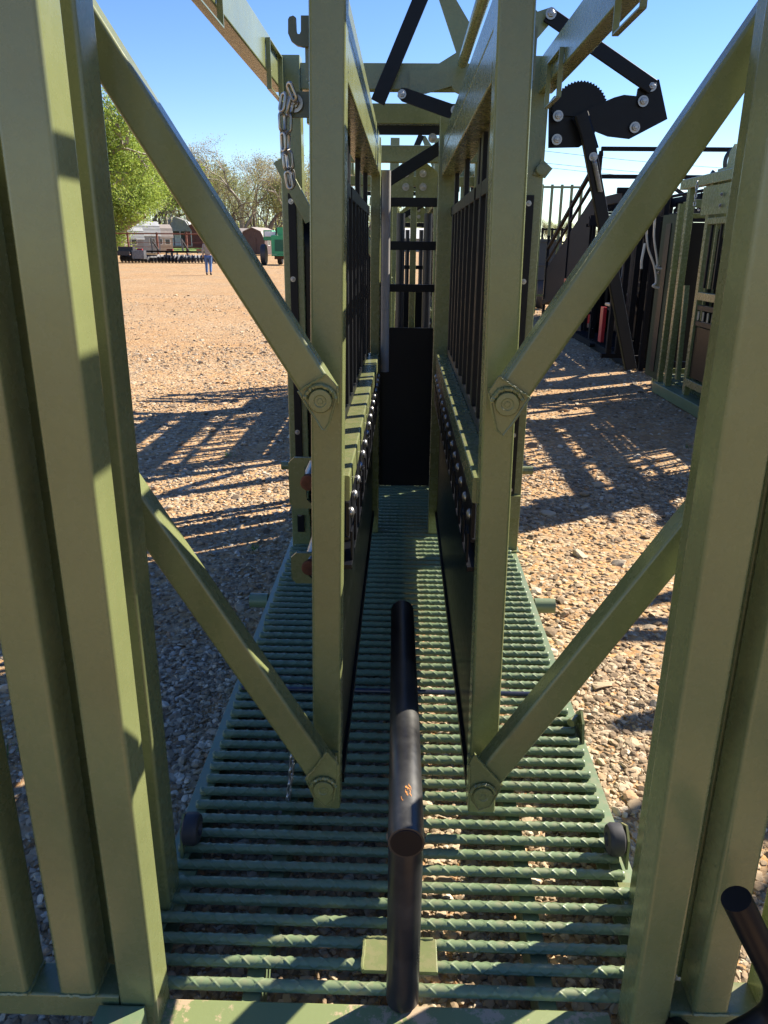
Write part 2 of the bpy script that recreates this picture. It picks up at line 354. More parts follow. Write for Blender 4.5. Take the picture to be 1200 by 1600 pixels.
# ------------------------------------------------------------------ the cattle chute
GROUPC = 'cattle squeeze chutes standing in the yard'
def make_chute():
    root = empty('cattle_chute', (0, 3, 0), 'olive green cattle squeeze chute, nearest one, seen down its open inside from the rear', 'cattle chute', GROUPC)
    g = M['green']
    # ---- floor
    f = MB()
    for s_ in (-1, 1):
        cx = .012
        f.box(*sorted((cx+s_*.548, cx+s_*.602)), 1.19, 5.0, .098, .106, .001)
        f.box(*sorted((cx+s_*.596, cx+s_*.602)), 1.19, 5.0, .0, .097, .001)
        f.box(*sorted((cx+s_*.548, cx+s_*.595)), 1.19, 5.0, .0, .008, .001)
    for x in (-.30, 0.012, .33): f.box(x-.02, x+.02, 1.19, 5.0, .02, .104, .003)
    f.box(-.60, .62, 5.0, 5.06, .0, .12, .003)
    fl = f.build('floor_frame', M['tread'], root)
    for k in range(68):
        y = 1.2235+.0558*k
        o = link('tread_bar', REBAR, fl, (.012+rnd.uniform(-.006, .006), y+rnd.uniform(-.0015, .0015), .1185), (rnd.uniform(0, .5), 0, rnd.uniform(-.0015, .0015)))
    mb = MB(); mb.beam((-.47, 1.155, .060), (.45, 1.155, .060), .065, .118, .006)
    mb.build('sill_plate', M['worn'], root)
    # ---- corner posts
    for (x0, x1) in ((-.622, -.532), (.577, .667)):
        mb = MB(); mb.box(x0, x1, 1.41, 1.50, .107, 2.45, .008)
        weld(mb, [(x0, 1.408, .112), (x1, 1.408, .112), (x1, 1.5, .112)], .006)
        mb.box(x0-.015, x1+.03, 1.395, 1.54, .1065, .113, .001)
        mb.build('corner_post', g, root)
    for (x0, x1) in ((-.565, -.468), (.522, .62)):
        mb = MB(); mb.box(x0, x1, 3.78, 3.87, .107, 2.40, .006)
        mb.box(x0-.01, x1+.01, 3.76, 3.89, .1065, .115, .001)
        mb.box(x0+.004, x1-.004, 3.755, 3.779, .30, .42, .002)
        mb.build('corner_post', g, root)
    # ---- roof beams and crossmembers
    for (x0, x1) in ((-.602, -.54), (.572, .634)):
        mb = MB(); mb.box(x0, x1, 1.3, 3.93, 2.401, 2.52, .006) if False else mb.box(x0, x1, 1.505, 3.779, 2.255, 2.395, .007)
        mb.build('top_beam', g, root)
    # hanging bracket loops by the roof beams
    for x, near, far_ in ((-.530, ((418, 52), (418, 138)), ((438, 96), (438, 154))), (.562, ((879, 65), (879, 142)), ((858, 108), (858, 167))),
                          (-.530, ((300, -60), (300, -2)), ((341, -40), (341, 30))), (.562, ((1012, -60), (1012, 4)), ((970, -40), (970, 46)))):
        n0, n1, f0, f1 = atX(*near[0], x), atX(*near[1], x), atX(*far_[0], x), atX(*far_[1], x); zt, zb = (n0.z+f0.z)/2, (n1.z+f1.z)/2
        if near[0][1] < 0: zt = 2.42
        loop = [(x, n0.y, zb), (x, f0.y, zb), (x, f0.y, zt), (x, n0.y, zt), (x, n0.y, zb)]; mb = MB()
        for a, b in zip(loop[:-1], loop[1:]): mb.beam(a, b, .006, .018, .001, up=(1, 0, 0))
        mb.build('bracket_loop', g, root)
    mb = MB(); mb.box(-.467, .521, 3.80, 3.86, 2.27, 2.375, .005); mb.build('crossmember', g, root)
    mb = MB(); mb.box(-.50, .54, 4.27, 4.33, 2.20, 2.292, .005); mb.build('crossmember', g, root)
    mb = MB(); mb.box(-.48, .52, 4.29, 4.32, 2.155, 2.196, .002); mb.build('gate_track', M['black'], root)
    mb = MB(); mb.box(-.48, .52, 4.86, 4.92, 2.08, 2.17, .005); mb.build('crossmember', g, root)
    mb = MB(); mb.box(-.48, .52, 5.16, 5.22, 1.975, 2.03, .005); mb.box(-.48, .52, 5.0, 5.06, 2.1, 2.15, .004); mb.build('crossmember', g, root)
    # Y shaped linkage plate and black links over the front
    mb = MB(); mb.pplate([(673, -40), (690, -40), (740, 46), (732, 85), (728, 128), (665, 146), (640, 146), (640, 109), (670, 109), (713, 82)], 3.775, .012)
    mb.lathe([(.05, 0), (.05, .014), (.045, .016)], at(722, 128, 3.79), (0, -1, 0), 24)
    mb.build('linkage_plate', g, root)
    mb = MB(); a, b = at(590, 160, 3.74), at(675, -45, 3.74); mb.beam(a, b, .012, .062, .003, up=(1, 0, .35))
    mb.build('link_arm', M['black'], root)
    mb = MB(); mb.pplate([(622, 142), (628, 137), (636, 138), (712, 164), (712, 186), (700, 184), (628, 158), (621, 150)], 3.71, .012); la = mb.build('link_arm', M['black'], root)
    link('bolt', BOLT, la, at(628, 147, 3.697))
    link('bolt', BOLT, la, at(711, 172, 3.697))
    mb = MB(); a, b = at(594, 290, 4.20), at(692, 228, 4.20); mb.beam(a, b, .012, .058, .003, up=(0, 0, 1)); la = mb.build('link_arm', M['black'], root)
    link('bolt', BIG, la, at(676, 216, 4.26))
    mb = MB(); mb.tube([at(723, 98, 3.70), Vector((.235, 1.40, 2.36))], .022, 16); mb.build('push_rod', M['green'], root)
    # ---- rear parallel arms
    def arm(pa, ta, pin, sgn, tip):
        p, t_, pc = at(*pa, 1.535), at(*ta, 1.535), at(*pin, 1.522); p.y = t_.y = 1.565; d = (p-t_).normalized()
        mb = MB(); mb.beam(t_, p, .06, .066, .008, up=(sgn*.9, 0, .4))
        q = Vector((d.z, 0, -d.x)) if sgn < 0 else Vector((-d.z, 0, d.x))      # q points inward/down side
        q = q if q.z < 0 else -q
        pts = [at(a_, b_, 1.53) for a_, b_ in tip]
        mb.prism([(v.x, v.z) for v in pts], (0, 1.5335, 0), (1, 0, 0), (0, 0, 1), -.008)
        mb.prism([(v.x, v.z) for v in pts], (0, 1.5965, 0), (1, 0, 0), (0, 0, 1), .008) if False else None
        weld(mb, [pc+Vector((math.cos(a_)*.030, .006, math.sin(a_)*.030)) for a_ in [R(x) for x in range(10, 190, 10)]], .0048)
        weld(mb, [Vector((v.x, 1.527, v.z)) for v in (pts[0], pts[-1])], .0025)
        mb.tube([Vector((v.x, 1.534, v.z)) for v in pts[1:]+[pts[-1].lerp(pts[0], .4)]], .0028, 8)
        ob = mb.build('pivot_arm', g, root)
        b = MB(); b.lathe([(.0245, -.12), (.0245, -.003), (.0225, 0), (.013, .0005), (.011, -.001), (.006, -.001), (.005, .0005), (0.001, .0005)], pc, (0, -1, 0), 28)
        b.build('pivot_pin', g, ob)
        lg = MB(); lg.prism([(pc.x-.026, pc.z+.01), (pc.x+.026, pc.z+.01), (pc.x+.026, pc.z-.03), (pc.x-.026, pc.z-.03)], (0, 1.655, 0), (1, 0, 0), (0, 0, 1), -.022)
        lg.build('pivot_lug', g, root)
    arm((503, 622), (98, -12), (500, 627), -1, [(510, 585), (527, 606), (526, 618), (514, 662), (508, 672), (503, 672), (466, 612)]); arm((503, 1215), (180, 754), (505, 1235), -1, [(510, 1175), (527, 1196), (527, 1212), (520, 1252), (508, 1262), (490, 1246), (478, 1218)])
    arm((797, 622), (1240, -12), (793, 632), 1, [(780, 588), (764, 614), (768, 632), (776, 672), (786, 681), (800, 664), (828, 622)]); arm((760, 1224), (1130, 774), (755, 1245), 1, [(742, 1180), (733, 1196), (735, 1250), (748, 1268), (766, 1262), (785, 1228)])
    # ---- squeeze panels
    for side in (-1, 1):
        if side < 0: xi, xt, xb = -.12, -.152, -.181
        else: xi, xt, xb = .17, .203, .2275
        o_ = -1 if side < 0 else 1                     # outward
        mb = MB(); mb.beam((xb, 1.70, .215), (xt-.006*o_, 1.70, 2.42), .071, .075, .007, up=(0, 1, 0))
        X = lambda a, b: sorted((xi+o_*a, xi+o_*b))
        mb.box(*X(0, .084), 1.74, 3.95, 1.935, 2.030, .005)
        mb.box(*X(.003, .070), 1.74, 3.95, 2.034, 2.11, .008)
        # far post
        if side > 0: mb.box(.155, .236, 3.955, 4.03, .135, 2.19, .006)
        else: mb.box(-.165, -.118, 3.955, 4.03, .135, 2.10, .005)
        mb.box(*X(0, .084), 1.74, 3.95, 1.045, 1.108, .005)
        mb.box(*X(-.012, 0), 1.66, 1.735, .3, 2.1, .002) if False else None
        weld(mb, [(xi+o_*.002, 1.741, 1.93), (xi+o_*.002, 1.741, 2.10)], .004)
        pan = mb.build('squeeze_panel', g, root)
        # black top flats and bars
        mb = MB(); mb.box(*X(.050, .080), 1.74, 2.60, 1.76, 1.80, .002); mb.box(*X(.050, .080), 2.66, 3.95, 1.76, 1.80, .002)
        mb.box(*X(.052, .078), 1.74, 3.95, 1.112, 1.145, .002)
        for yy in (1.84, 2.3, 2.62, 3.2, 3.8): mb.box(*X(.054, .072), yy-.03, yy+.03, 1.80, 1.934, .002)
        mb.build('bar_frame', M['black'], pan)
        ys = [1.86+.196*k for k in range(11)]
        for k, yy in enumerate(ys):
            b = MB(); ww = .055 if k in (3,) else .030
            b.box(*X(.049, .049+(.034 if ww > .04 else .028)), yy-ww/2, yy+ww/2, 1.146, 1.762 if ww < .04 else 1.93, .003)
            b.build('bar', M['black'], pan)
        # lower sheet with bolted strip
        mb = MB(); mb.box(*X(.030, .034), 1.742, 3.95, .235, .90, .0005)
        mb.box(*X(.020, .034), 1.742, 3.95, .235, .262, .001)
        sh = mb.build('side_sheet', M['sheet'], pan)
        mb = MB(); mb.box(*X(.002, .010), 1.742, 3.95, .955, 1.040, .001); mb.box(*X(.002, .045), 1.742, 3.95, .944, .952, .001)
        for k in range(16):
            yy = 1.80+.14*k; mb.box(*X(-.004, .001), yy-.028, yy+.028, .880, .955, .001)
        mb.box(*X(-.004, .028), 1.742, 3.95, .868, .879, .001)
        mb.build('bolt_strip', M['black'], pan)
        for k in range(16):
            yy = 1.79+.14*k
            link('bolt', DOME, pan, (xi+o_*.001 if True else 0, yy, 1.0), (0, 0, 0 if side < 0 else math.pi))
    # panel shaft brackets on the left
    for (x0, x1, y0, y1) in ((450, 489, 715, 795), (454, 490, 864, 912)):
        a, b = at(x0, y0, 2.3), at(x1, y1, 2.3); cx, cz = a.x, a.z; W, H_ = b.x-a.x+.03, a.z-b.z
        mb = MB(); poly = [(a.x, b.z+.018), (a.x+.015, b.z), (b.x, b.z), (b.x, b.z+.012), (a.x+.055, b.z+.03), (a.x+.05, a.z-.03), (a.x+.065, a.z-.008), (b.x, a.z-.008), (b.x, a.z), (a.x+.018, a.z), (a.x, a.z-.018)]
        mb.prism(poly, (0, 2.3, 0), (1, 0, 0), (0, 0, 1), -.014); br = mb.build('shaft_bracket', g, root)
        cz = (a.z+b.z)/2+.005; r_ = MB(); r_.tube([(b.x-.012, 2.31, cz), (b.x-.012, 3.7, cz)], .024, 18); r_.build('shaft', M['zinc'], br)
        r_ = MB(); r_.lathe([(.025, 0), (.025, .02), (.018, .024)], (b.x-.012, 2.31, cz), (0, -1, 0), 18); r_.build('shaft_end', M['rust'], br)
    MB().tube([(-.60, 3.2, .075), (-.682, 3.2, .075)], .034, 20).build('axle_stub', M['tread'], root); MB().tube([(.62, 3.2, .075), (.712, 3.2, .075)], .034, 20).build('axle_stub', M['tread'], root)
    a = at(829, 735, 3.82); MB().tube([(a.x-.09, 3.82, a.z), (a.x+.01, 3.82, a.z)], .022, 18).build('side_peg', g, root); a = at(440, 727, 3.82); MB().tube([(a.x, 3.82, a.z), (a.x+.09, 3.82, a.z)], .022, 18).build('side_peg', g, root)
    # bumpers
    for s_, cx in ((-1, -.535), (1, .575)):
        z = .175; mb = MB(); mb.prism([(-.04, -.06), (.05, -.06), (.04, .02), (0, .045), (-.03, .02)], (cx+s_*.018, 1.62, z), (0, 1, 0), (0, 0, 1), .006)
        pl = mb.build('bumper_bracket', g, root)
        b = MB(); b.lathe([(.014, -.002), (.032, -.001), (.041, .006), (.042, .03), (.036, .040), (.018, .042), (.014, .034), (.002, .033)], (cx+s_*.016, 1.62, z), (-s_, 0, 0), 26)
        b.build('rubber_bumper', M['rubber'], pl)
    # rod and hook lug on the right edge of the floor
    mb = MB(); mb.tube([(-.55, 2.36, .137), (.56, 2.36, .137)], .008, 10); mb.build('release_rod', M['bluerod'], root)
    mb = MB(); mb.prism([(-.06, 0), (.06, 0), (.05, .05), (0, .085), (-.04, .06)], (.60, 2.18, .107), (0, 1, 0), (0, 0, 1), .008); mb.tube([(.598, 2.2, .15), (.57, 2.17, .15)], .014, 10)
    mb.build('latch_lug', g, root)
    # curtains at the front corner posts
    for s_, x0, x1, zb, xin in ((-1, -.535, -.500, .20, -.26), (1, .545, .583, .425, .28)):
        mb = MB(); mb.box(x0, x1, 3.768, 3.779, zb, 1.845, .001); st = mb.build('curtain_strip', M['black'], root)
        for z in ((1.81, 1.47, 1.1, .735, .45) if s_ > 0 else (1.81, 1.47, 1.1, .735, .3)): link('bolt', SMALL, st, ((x0+x1)/2-.004, 3.767, z))
        mb = MB(); n = 14
        xs_ = [x1+(xin-x1)*k/n for k in range(n+1)] if s_ < 0 else [x0+(xin-x0)*k/n for k in range(n+1)]
        V, F = [], []
        for j in range(9):
            z = zb+.02+(1.80-zb-.02)*j/8
            for k, x in enumerate(xs_): V.append((x, 3.80+.018*math.sin(k*.9+j*.25)*(k/n), z - (.30*(k/n) if j == 8 and s_ < 0 else 0)))
        for j in range(8):
            for k in range(n): F.append((j*(n+1)+k, j*(n+1)+k+1, (j+1)*(n+1)+k+1, (j+1)*(n+1)+k))
        mb.add(V, F); cu = mb.build('rubber_curtain', M['sheet'], root, 60)
        sm = cu.modifiers.new('solid', 'SOLIDIFY'); sm.thickness = .004
    mb = MB(); a, b = at(436, 250, 3.74), at(486, 345, 3.74); mb.beam(a, b, .03, .055, .002, up=(.8, 0, .5)); mb.build('corner_brace', g, root)
    a = at(846, 265, 3.76); mb = MB(); mb.prism([(-.035, -.02), (.02, -.035), (.05, .005), (.0, .045)], (a.x, 3.765, a.z), (1, 0, 0), (0, 0, 1), -.01); mb.lathe([(.026, 0), (.026, .02), (.02, .022)], (a.x, 3.757, a.z), (0, -1, 0), 20)
    mb.build('pivot_boss', g, root)
    mb = MB(); mb.box(.262, .268, 4.04, 4.80, .14, 1.75, .001); mb.box(.25, .28, 4.035, 4.06, .14, 1.78, .002); mb.box(.25, .28, 4.80, 4.83, .14, 1.78, .002); mb.box(.25, .28, 4.061, 4.799, 1.751, 1.78, .002)
    mb.build('added_shade_sheet', M['sheet'], root)  # unseen framed sheet, added to block the sun from the front floor
    # padded posts, exit gate
    mb = MB(); mb.tube([(-.090, 3.92, 1.02), (-.090, 3.92, 1.955)], .021, 20); mb.build('padded_post', M['greypad'], root)
    mb = MB(); mb.box(-.16, .20, 4.84, 4.855, .135, 1.148, .001); mb.box(-.16, -.135, 4.82, 4.87, .135, 2.0, .002); mb.box(.185, .215, 4.82, 4.87, .135, 2.0, .002)
    eg = mb.build('exit_gate', M['black'], root)
    for z0, z1 in ((1.84, 1.89), (1.60, 1.65), (1.36, 1.405)):
        mb = MB(); mb.box(-.134, .184, 4.835, 4.865, z0, z1, .003); mb.build('gate_bar', M['black'], eg)
    # headgate
    mb = MB(); mb.prism([(-.10, 1.90), (.05, 1.90), (.05, 2.10), (-.02, 2.10), (-.10, 2.04)], (0, 5.12, 0), (1, 0, 0), (0, 0, 1), -.01)
    mb.prism([(.062, 1.90), (.21, 1.90), (.21, 2.04), (.13, 2.10), (.062, 2.10)], (0, 5.12, 0), (1, 0, 0), (0, 0, 1), -.01)
    mb.box(-.42, -.36, 5.1, 5.16, .12, 2.1, .004); mb.box(.42, .48, 5.1, 5.16, .12, 2.1, .004); mb.box(.035, .075, 5.2, 5.24, .9, 1.9, .003); mb.box(-.12, -.08, 5.2, 5.24, .12, 1.9, .003); mb.box(.2, .24, 5.2, 5.24, .12, 1.9, .003)
    mb.box(-.36, .42, 5.1, 5.16, .12, .18, .004)
    hg = mb.build('headgate', g, root)
    for px_, py_ in ((634, 271), (661, 271), (634, 292), (661, 292)): link('bolt', BIG, hg, at(px_, py_, 5.108))
    for x in (-.025, .145):
        b = MB(); b.tube([(x, 5.12, .14), (x, 5.12, 1.815)], .027, 18); b.build('neck_bar', M['pad'], hg)
    # ratchet lock
    mb = MB(); mb.pplate([(858, 160), (866, 150), (893, 146), (935, 180), (928, 215), (905, 230), (857, 231)], 3.765, .012)
    c = at(906, 172, 3.75); P = []
    for k in range(60):
        a = R(-12)+R(200)*k/60; rr = .124 if k % 2 else .117; P.append((c.x+rr*math.cos(a), c.z+rr*math.sin(a)-.008))
    mb.prism(P, (0, 3.752, 0), (1, 0, 0), (0, 0, 1), -.012)
    mb.pplate([(893, 185), (918, 170), (960, 152), (975, 148), (995, 150), (997, 138), (1020, 125), (1030, 124), (1043, 186), (984, 217), (950, 213), (930, 205), (915, 222)], 3.735, .012)
    rt = mb.build('ratchet', M['black'], root)
    for px_, py_ in ((872, 181), (870, 218), (1005, 158), (992, 199), (1018, 134), (922, 227)): link('bolt', BIG, rt, at(px_, py_, 3.72))
    mb = MB(); a, b = at(1020, 136, 3.715), at(855, 22, 3.715); mb.beam(a, b, .012, .062, .006, up=(.5, 0, .8)); rl = mb.build('ratchet_link', M['black'], root)
    link('bolt', BIG, rl, at(861, 21, 3.70)); 
    mb = MB(); mb.pplate([(800, 60), (838, 62), (862, 34), (866, 20), (858, 12), (840, 18), (815, -10), (800, -10)], 3.74, .012); mb.build('linkage_plate', g, root)
    mb = MB(); a, b = at(908, 178, 3.70), at(925, 235, 3.70); mb.beam(a, b, .02, .062, .01, up=(1, 0, 0)); mb.beam(at(918, 215, 3.70), at(985, 576, 3.70), .036, .052, .004, up=(1, 0, .2))
    hd = mb.build('ratchet_handle', M['black'], root)
    link('bolt', BOLT, hd, at(927, 245, 3.675))
    a, b = at(928, 250, 3.67), at(938, 300, 3.67); P = []
    for k in range(260):
        tt = k/260; q = a.lerp(b, tt); ang = tt*2*math.pi*24; P.append(q+Vector((math.cos(ang)*.009, math.sin(ang)*.009, 0)))
    mb = MB(); mb.tube(P, .0022, 5); mb.build('spring', M['zinc'], hd)
    # U hook on the near left panel post
    mb = MB(); P = [(482, 24), (482, 72), (474, 73), (464, 71), (455, 64), (450, 52), (450, 30), (452, 26), (458, 24), (462, 27), (463, 48), (465, 53), (468, 53), (470, 49), (470, 24)]
    mb.pplate(P, 1.73, .010); mb.build('hook_plate', M['dgreen'], root)
    # ---- rear gates
    for side in (-1, 1):
        X = lambda a, b: (sorted((-a, -b)) if side < 0 else sorted((a+(.003 if a < .56 else 0), b+(.003 if a < .56 else -.003))))
        mb = MB()
        mb.box(*X(.47, .545), 1.12, 1.20, .02, 2.3, .008)
        mb.box(*X(.591, .663), 1.12, 1.20, .202, 2.3, .008)
        mb.box(*X(.727, .80), 1.12, 1.20, .202, 2.3, .008)
        mb.box(*X(.86, .93), 1.12, 1.20, .202, 2.3, .008)
        mb.box(*X(.546, .99), 1.122, 1.198, .14, .200, .006)
        mb.box(*X(.546, .99), 1.122, 1.198, 2.301, 2.37, .006)
        for a, b in ((.591, .663), (.727, .80)):
            x0, x1 = X(a, b); weld(mb, [(x0, 1.119, .203), (x1, 1.119, .203), (x1, 1.2, .203)], .004)
        rg = mb.build('rear_gate', g, root)
        q = MB(); q.box(*((-.652, -.552) if side < 0 else (.553, .585)), 1.245, 1.305, .09, 2.3, .006)
        if side > 0: q.box(.588, .655, 1.201, 1.24, .202, 2.3, .003)
        q.build('guide_post', g, rg)
        if side < 0:
            mb = MB(); mb.box(-.582, -.492, 1.06, 1.118, .10, .187, .008); mb.build('stop_block', M['tread'], rg)
            mb = MB(); mb.box(-.538, -.530, 1.201, 1.215, .93, .975, .002); mb.build('catch', g, rg)
    # lever at the right rear
    mb = MB(); P = [(1150, 1404), (1158, 1420), (1175, 1455), (1200, 1505), (1216, 1545), (1210, 1580), (1185, 1603), (1150, 1622), (1110, 1650)]
    pts = [at(a, b, .99) for a, b in P]; sm = []
    for i in range(len(pts)-1):
        p0, p1, p2, p3 = pts[max(i-1, 0)], pts[i], pts[i+1], pts[min(i+2, len(pts)-1)]
        for k in range(6):
            t = k/6; sm.append(.5*((2*p1)+(p2-p0)*t+(2*p0-5*p1+4*p2-p3)*t*t+(3*p1-p0-3*p2+p3)*t**3))
    mb.tube(sm+[pts[-1], Vector((.56, 1.11, .17))], .0245, 20); mb.build('lever', M['black'], root)
    # black L pipe standing on the floor
    mb = MB(); x = .022
    mb.tube([(x, 1.195, .128), (x, 1.195, .545)], .034, 28)
    lp = mb.build('kick_pipe', M['pipe'], root)
    mb = MB(); mb.tube([(x, 1.145, .578), (x-.004, 1.6, .582), (x-.010, 2.09, .585)], .034, 28)
    r0 = .034; mb.lathe([(r0, 0), (r0*.95, .006), (r0*.7, .014), (.002, .018)], (x-.010, 2.09, .585), (0, 1, 0), 28)
    weld(mb, [(x+.034*math.cos(a), 1.195+.034*math.sin(a), .549) for a in [R(k*15) for k in range(25)]], .005)
    mb.build('kick_pipe_arm', M['pipe'], lp)
    b = MB(); b.lathe([(.030, .0), (.030, .001), (.0295, .0015), (.002, .0015)], (x, 1.1448, .578), (0, -1, 0), 28); b.build('end_cap', M['black'], lp)
    rq = random.Random(9); mb = MB()
    for k in range(9):          # orange paint marks scraped onto the pipe
        y0, a0 = 1.235+rq.uniform(-.02, .02), R(92+rq.uniform(-22, 18)); V = []
        for i in range(6):
            aa = a0+i*.02*rq.uniform(.6, 2.2); wd_ = .0016*rq.uniform(.4, 1.6); yy = y0+i*.0022
            for dy in (-wd_, wd_): V.append((x+.03445*math.cos(aa), yy+dy, .579+.03445*math.sin(aa)))
        mb.add(V, [(2*i, 2*i+1, 2*i+3, 2*i+2) for i in range(5)])
    mb.build('paint_mark', simple('orange_paint', (.55, .22, .05), .6), lp)
    mb = MB(); mb.beam((.016, 1.247, .137), (.016, 1.33, .137), .165, .010, .003); 
    weld(mb, [(-.065, 1.247, .142), (-.065, 1.33, .142), (.097, 1.33, .142)], .004)
    mb.build('base_plate', g, root)
    return root
# extra finishes the chute needs
def worn():
    m, t, b = newmat('worn_green_paint'); p = opos(t); n = noise_n(t, p, 28, 6, .75); n2 = noise_n(t, p, 4, 3)
    mk = t.nodes.new('ShaderNodeMath'); mk.operation = 'MULTIPLY'; t.links.new(n.outputs[0], mk.inputs[0]); t.links.new(n2.outputs[0], mk.inputs[1])
    s = ramp(t, mk.outputs[0], [(.27, (0, 0, 0)), (.31, (.85,)*3)])
    c = mixc(t, s.outputs[0], (.165, .20, .080), (.42, .30, .20)); t.links.new(c, b.inputs['Base Color']); b.inputs['Roughness'].default_value = .5
    bump(t, b, n.outputs[0], .3, .002); return m
M['worn'] = worn()
M['bluerod'] = paint('dark_blue_paint', (.012, .018, .045), .35, .1)
M['greypad'] = simple('grey_rubber_sleeve', (.22, .21, .20), .5)
def pipemat():
    m, t, b = newmat('scuffed_black_pipe'); p = opos(t)
    n = noise_n(t, p, 7, 6, .65); n2 = noise_n(t, p, 60, 5, .8); n3 = noise_n(t, p, 16, 3)
    c = ramp(t, n.outputs[0], [(.35, (.008, .008, .010)), (.62, (.030, .030, .030)), (.8, (.075, .072, .07))]).outputs[0]
    s = ramp(t, n2.outputs[0], [(.70, (0, 0, 0)), (.74, (.7,)*3)]).outputs[0]
    c = mixc(t, s, c, (.20, .18, .15))
    mk = t.nodes.new('ShaderNodeMath'); mk.operation = 'MULTIPLY'; t.links.new(n3.outputs[0], mk.inputs[0]); t.links.new(n2.outputs[0], mk.inputs[1])
    o = ramp(t, mk.outputs[0], [(.455, (0, 0, 0)), (.47, (1, 1, 1))]).outputs[0]
    c = mixc(t, o, c, (.45, .16, .03))
    t.links.new(c, b.inputs['Base Color']); r_ = ramp(t, n.outputs[0], [(.3, (.25,)*3), (.75, (.5,)*3)]).outputs[0]; t.links.new(r_, b.inputs['Roughness'])
    bump(t, b, n2.outputs[0], .15, .002); return m
M['pipe'] = pipemat()
chute = make_chute()
index_kids()
def place(dx, dy, label, name=None, rz=0):
    c = copy_tree(chute); c.location = Vector((dx, 3+dy, gz(3+dy))); c.rotation_euler[2] = rz; c['label'] = label
    return c
def drop(root, names):
    def rec(o):
        for ch in list(o.children): rec(ch)
        bpy.data.objects.remove(o)
    for ch in list(root.children):
        if ch.name.split('.')[0] in names: rec(ch)
# the one straight ahead, the one at the right, the near right one (its shade falls on the yard), the black one
c2 = place(.06, 4.95, 'olive green cattle squeeze chute standing in line ahead, glimpsed through the front exit gate')
drop(c2, ('rear_gate', 'lever', 'kick_pipe', 'base_plate', 'hook_plate', 'ratchet_handle'))
c3 = place(3.78, 4.85, 'olive green cattle squeeze chute in the right row, the one showing its barred side panel')
c4 = place(3.85, -.3, 'olive green cattle squeeze chute at the rear end of the right row')
c5 = place(3.80, 9.95, 'weathered black cattle squeeze chute standing beyond the green one in the right row')
def side_door():
    # barred side panel, plates and an open door on the left flank of the right green chute
    x = 3.10; g = M['green']; z = 0
    mb = MB(); mb.box(x-.03, x+.03, 8.42, 8.50, z+.08, 2.25, .005); mb.box(x-.03, x+.03, 7.05, 7.12, z+.08, 2.25, .005); mb.box(x-.03, x+.03, 7.12, 8.42, 1.98, 2.05, .004); mb.box(x-.03, x+.03, 7.12, 8.42, 1.12, 1.20, .004); mb.box(x-.035, x+.035, 7.12, 8.42, .22, .30, .004)
    mb.box(x-.03, x+.03, 7.12, 8.42, 1.86, 1.92, .004); 
    sd_ = mb.build('side_panel', g, c3)
    for k in range(10):
        yy = 7.22+.125*k; MB().box(x-.012, x+.012, yy-.012, yy+.012, 1.24, 1.856, .002).build('bar', M['black'] if k % 2 else g, sd_)
    mb = MB(); mb.box(x-.02, x+.02, 7.13, 8.41, 1.02, 1.07, .003); mb.box(x-.02, x+.02, 7.13, 8.41, .86, .91, .003); mb.build('bolt_strip', M['black'], sd_)
    for k in range(9):
        yy = 7.3+.13*k; MB().tube([(x-.02, yy, .92), (x-.02, yy, 1.01)], .014, 8).build('spring', M['zinc'], sd_)
    MB().box(x-.006, x+.006, 7.13, 8.41, .32, .85, .002).build('side_sheet', M['sheet'], sd_)
    mb = MB(); mb.prism([(8.6, 1.95), (7.3, 1.95), (7.3, 2.22), (8.6, 2.22)], (x-.05, 0, 0), (0, 1, 0), (0, 0, 1), .012); pl = mb.build('gusset_plate', g, c3)
    for yy, zz in ((8.05, 2.02), (8.05, 2.12), (7.8, 2.02), (7.8, 2.12)): link('bolt', BIG, pl, (x-.064, yy, zz), (0, 0, -math.pi/2))
    mb = MB(); mb.box(x-.06, x+.03, 6.6, 9.3, 2.24, 2.34, .006); mb.build('top_beam', g, c3)
    mb = MB(); mb.prism([(7.9, 2.345), (8.15, 2.345), (8.12, 2.50), (8.03, 2.56), (7.92, 2.47)], (x-.02, 0, 0), (0, 1, 0), (0, 0, 1), .03); mb.build('lever_plate', g, c3)
    mb = MB(); mb.box(x-.05, x+.02, 9.0, 9.08, .1, 2.24, .005); mb.box(x-.04, x+.02, 9.3, 9.36, .1, 2.1, .005); mb.build('flank_post', g, c3)
    mb = MB(); mb.box(x-.02, x+.02, 9.42, 9.90, .12, 2.0, .004); dr = mb.build('flank_door', M['tread2'], c3)
    mb = MB(); mb.box(x-.03, x-.021, 9.55, 9.72, .2, 1.9, .002); mb.build('dark_panel', M['black'], dr)
    for zz in (1.35, 1.42): link('bolt', BOLT, dr, (x-.031, 9.80, zz), (0, 0, -math.pi/2))
    mb = MB(); mb.beam((x-.05, 8.62, .25), (x-.05, 8.72, 1.25), .05, .05, .004); mb.build('strut', g, c3)
    mb = MB(); mb.box(x-.10, x-.04, 6.5, 9.3, .0, .12, .004); mb.box(x-.04, x+.05, 6.5, 9.3, .10, .116, .002); mb.build('floor_rail', M['tread'], c3)
side_door()
def recolour(o, mp):
    for ch in bpy.data.objects:
        q = ch
        while q.parent: q = q.parent
        if q == o and ch.type == 'MESH':
            for i, sl_ in enumerate(ch.material_slots):
                nm = sl_.material.name if sl_.material else ''
                if nm in mp: sl_.link = 'OBJECT'; sl_.material = mp[nm]
recolour(c5, {M['green'].name: M['blackmetal'], M['tread'].name: M['blackmetal'], M['worn'].name: M['blackmetal'], M['dgreen'].name: M['blackmetal']})

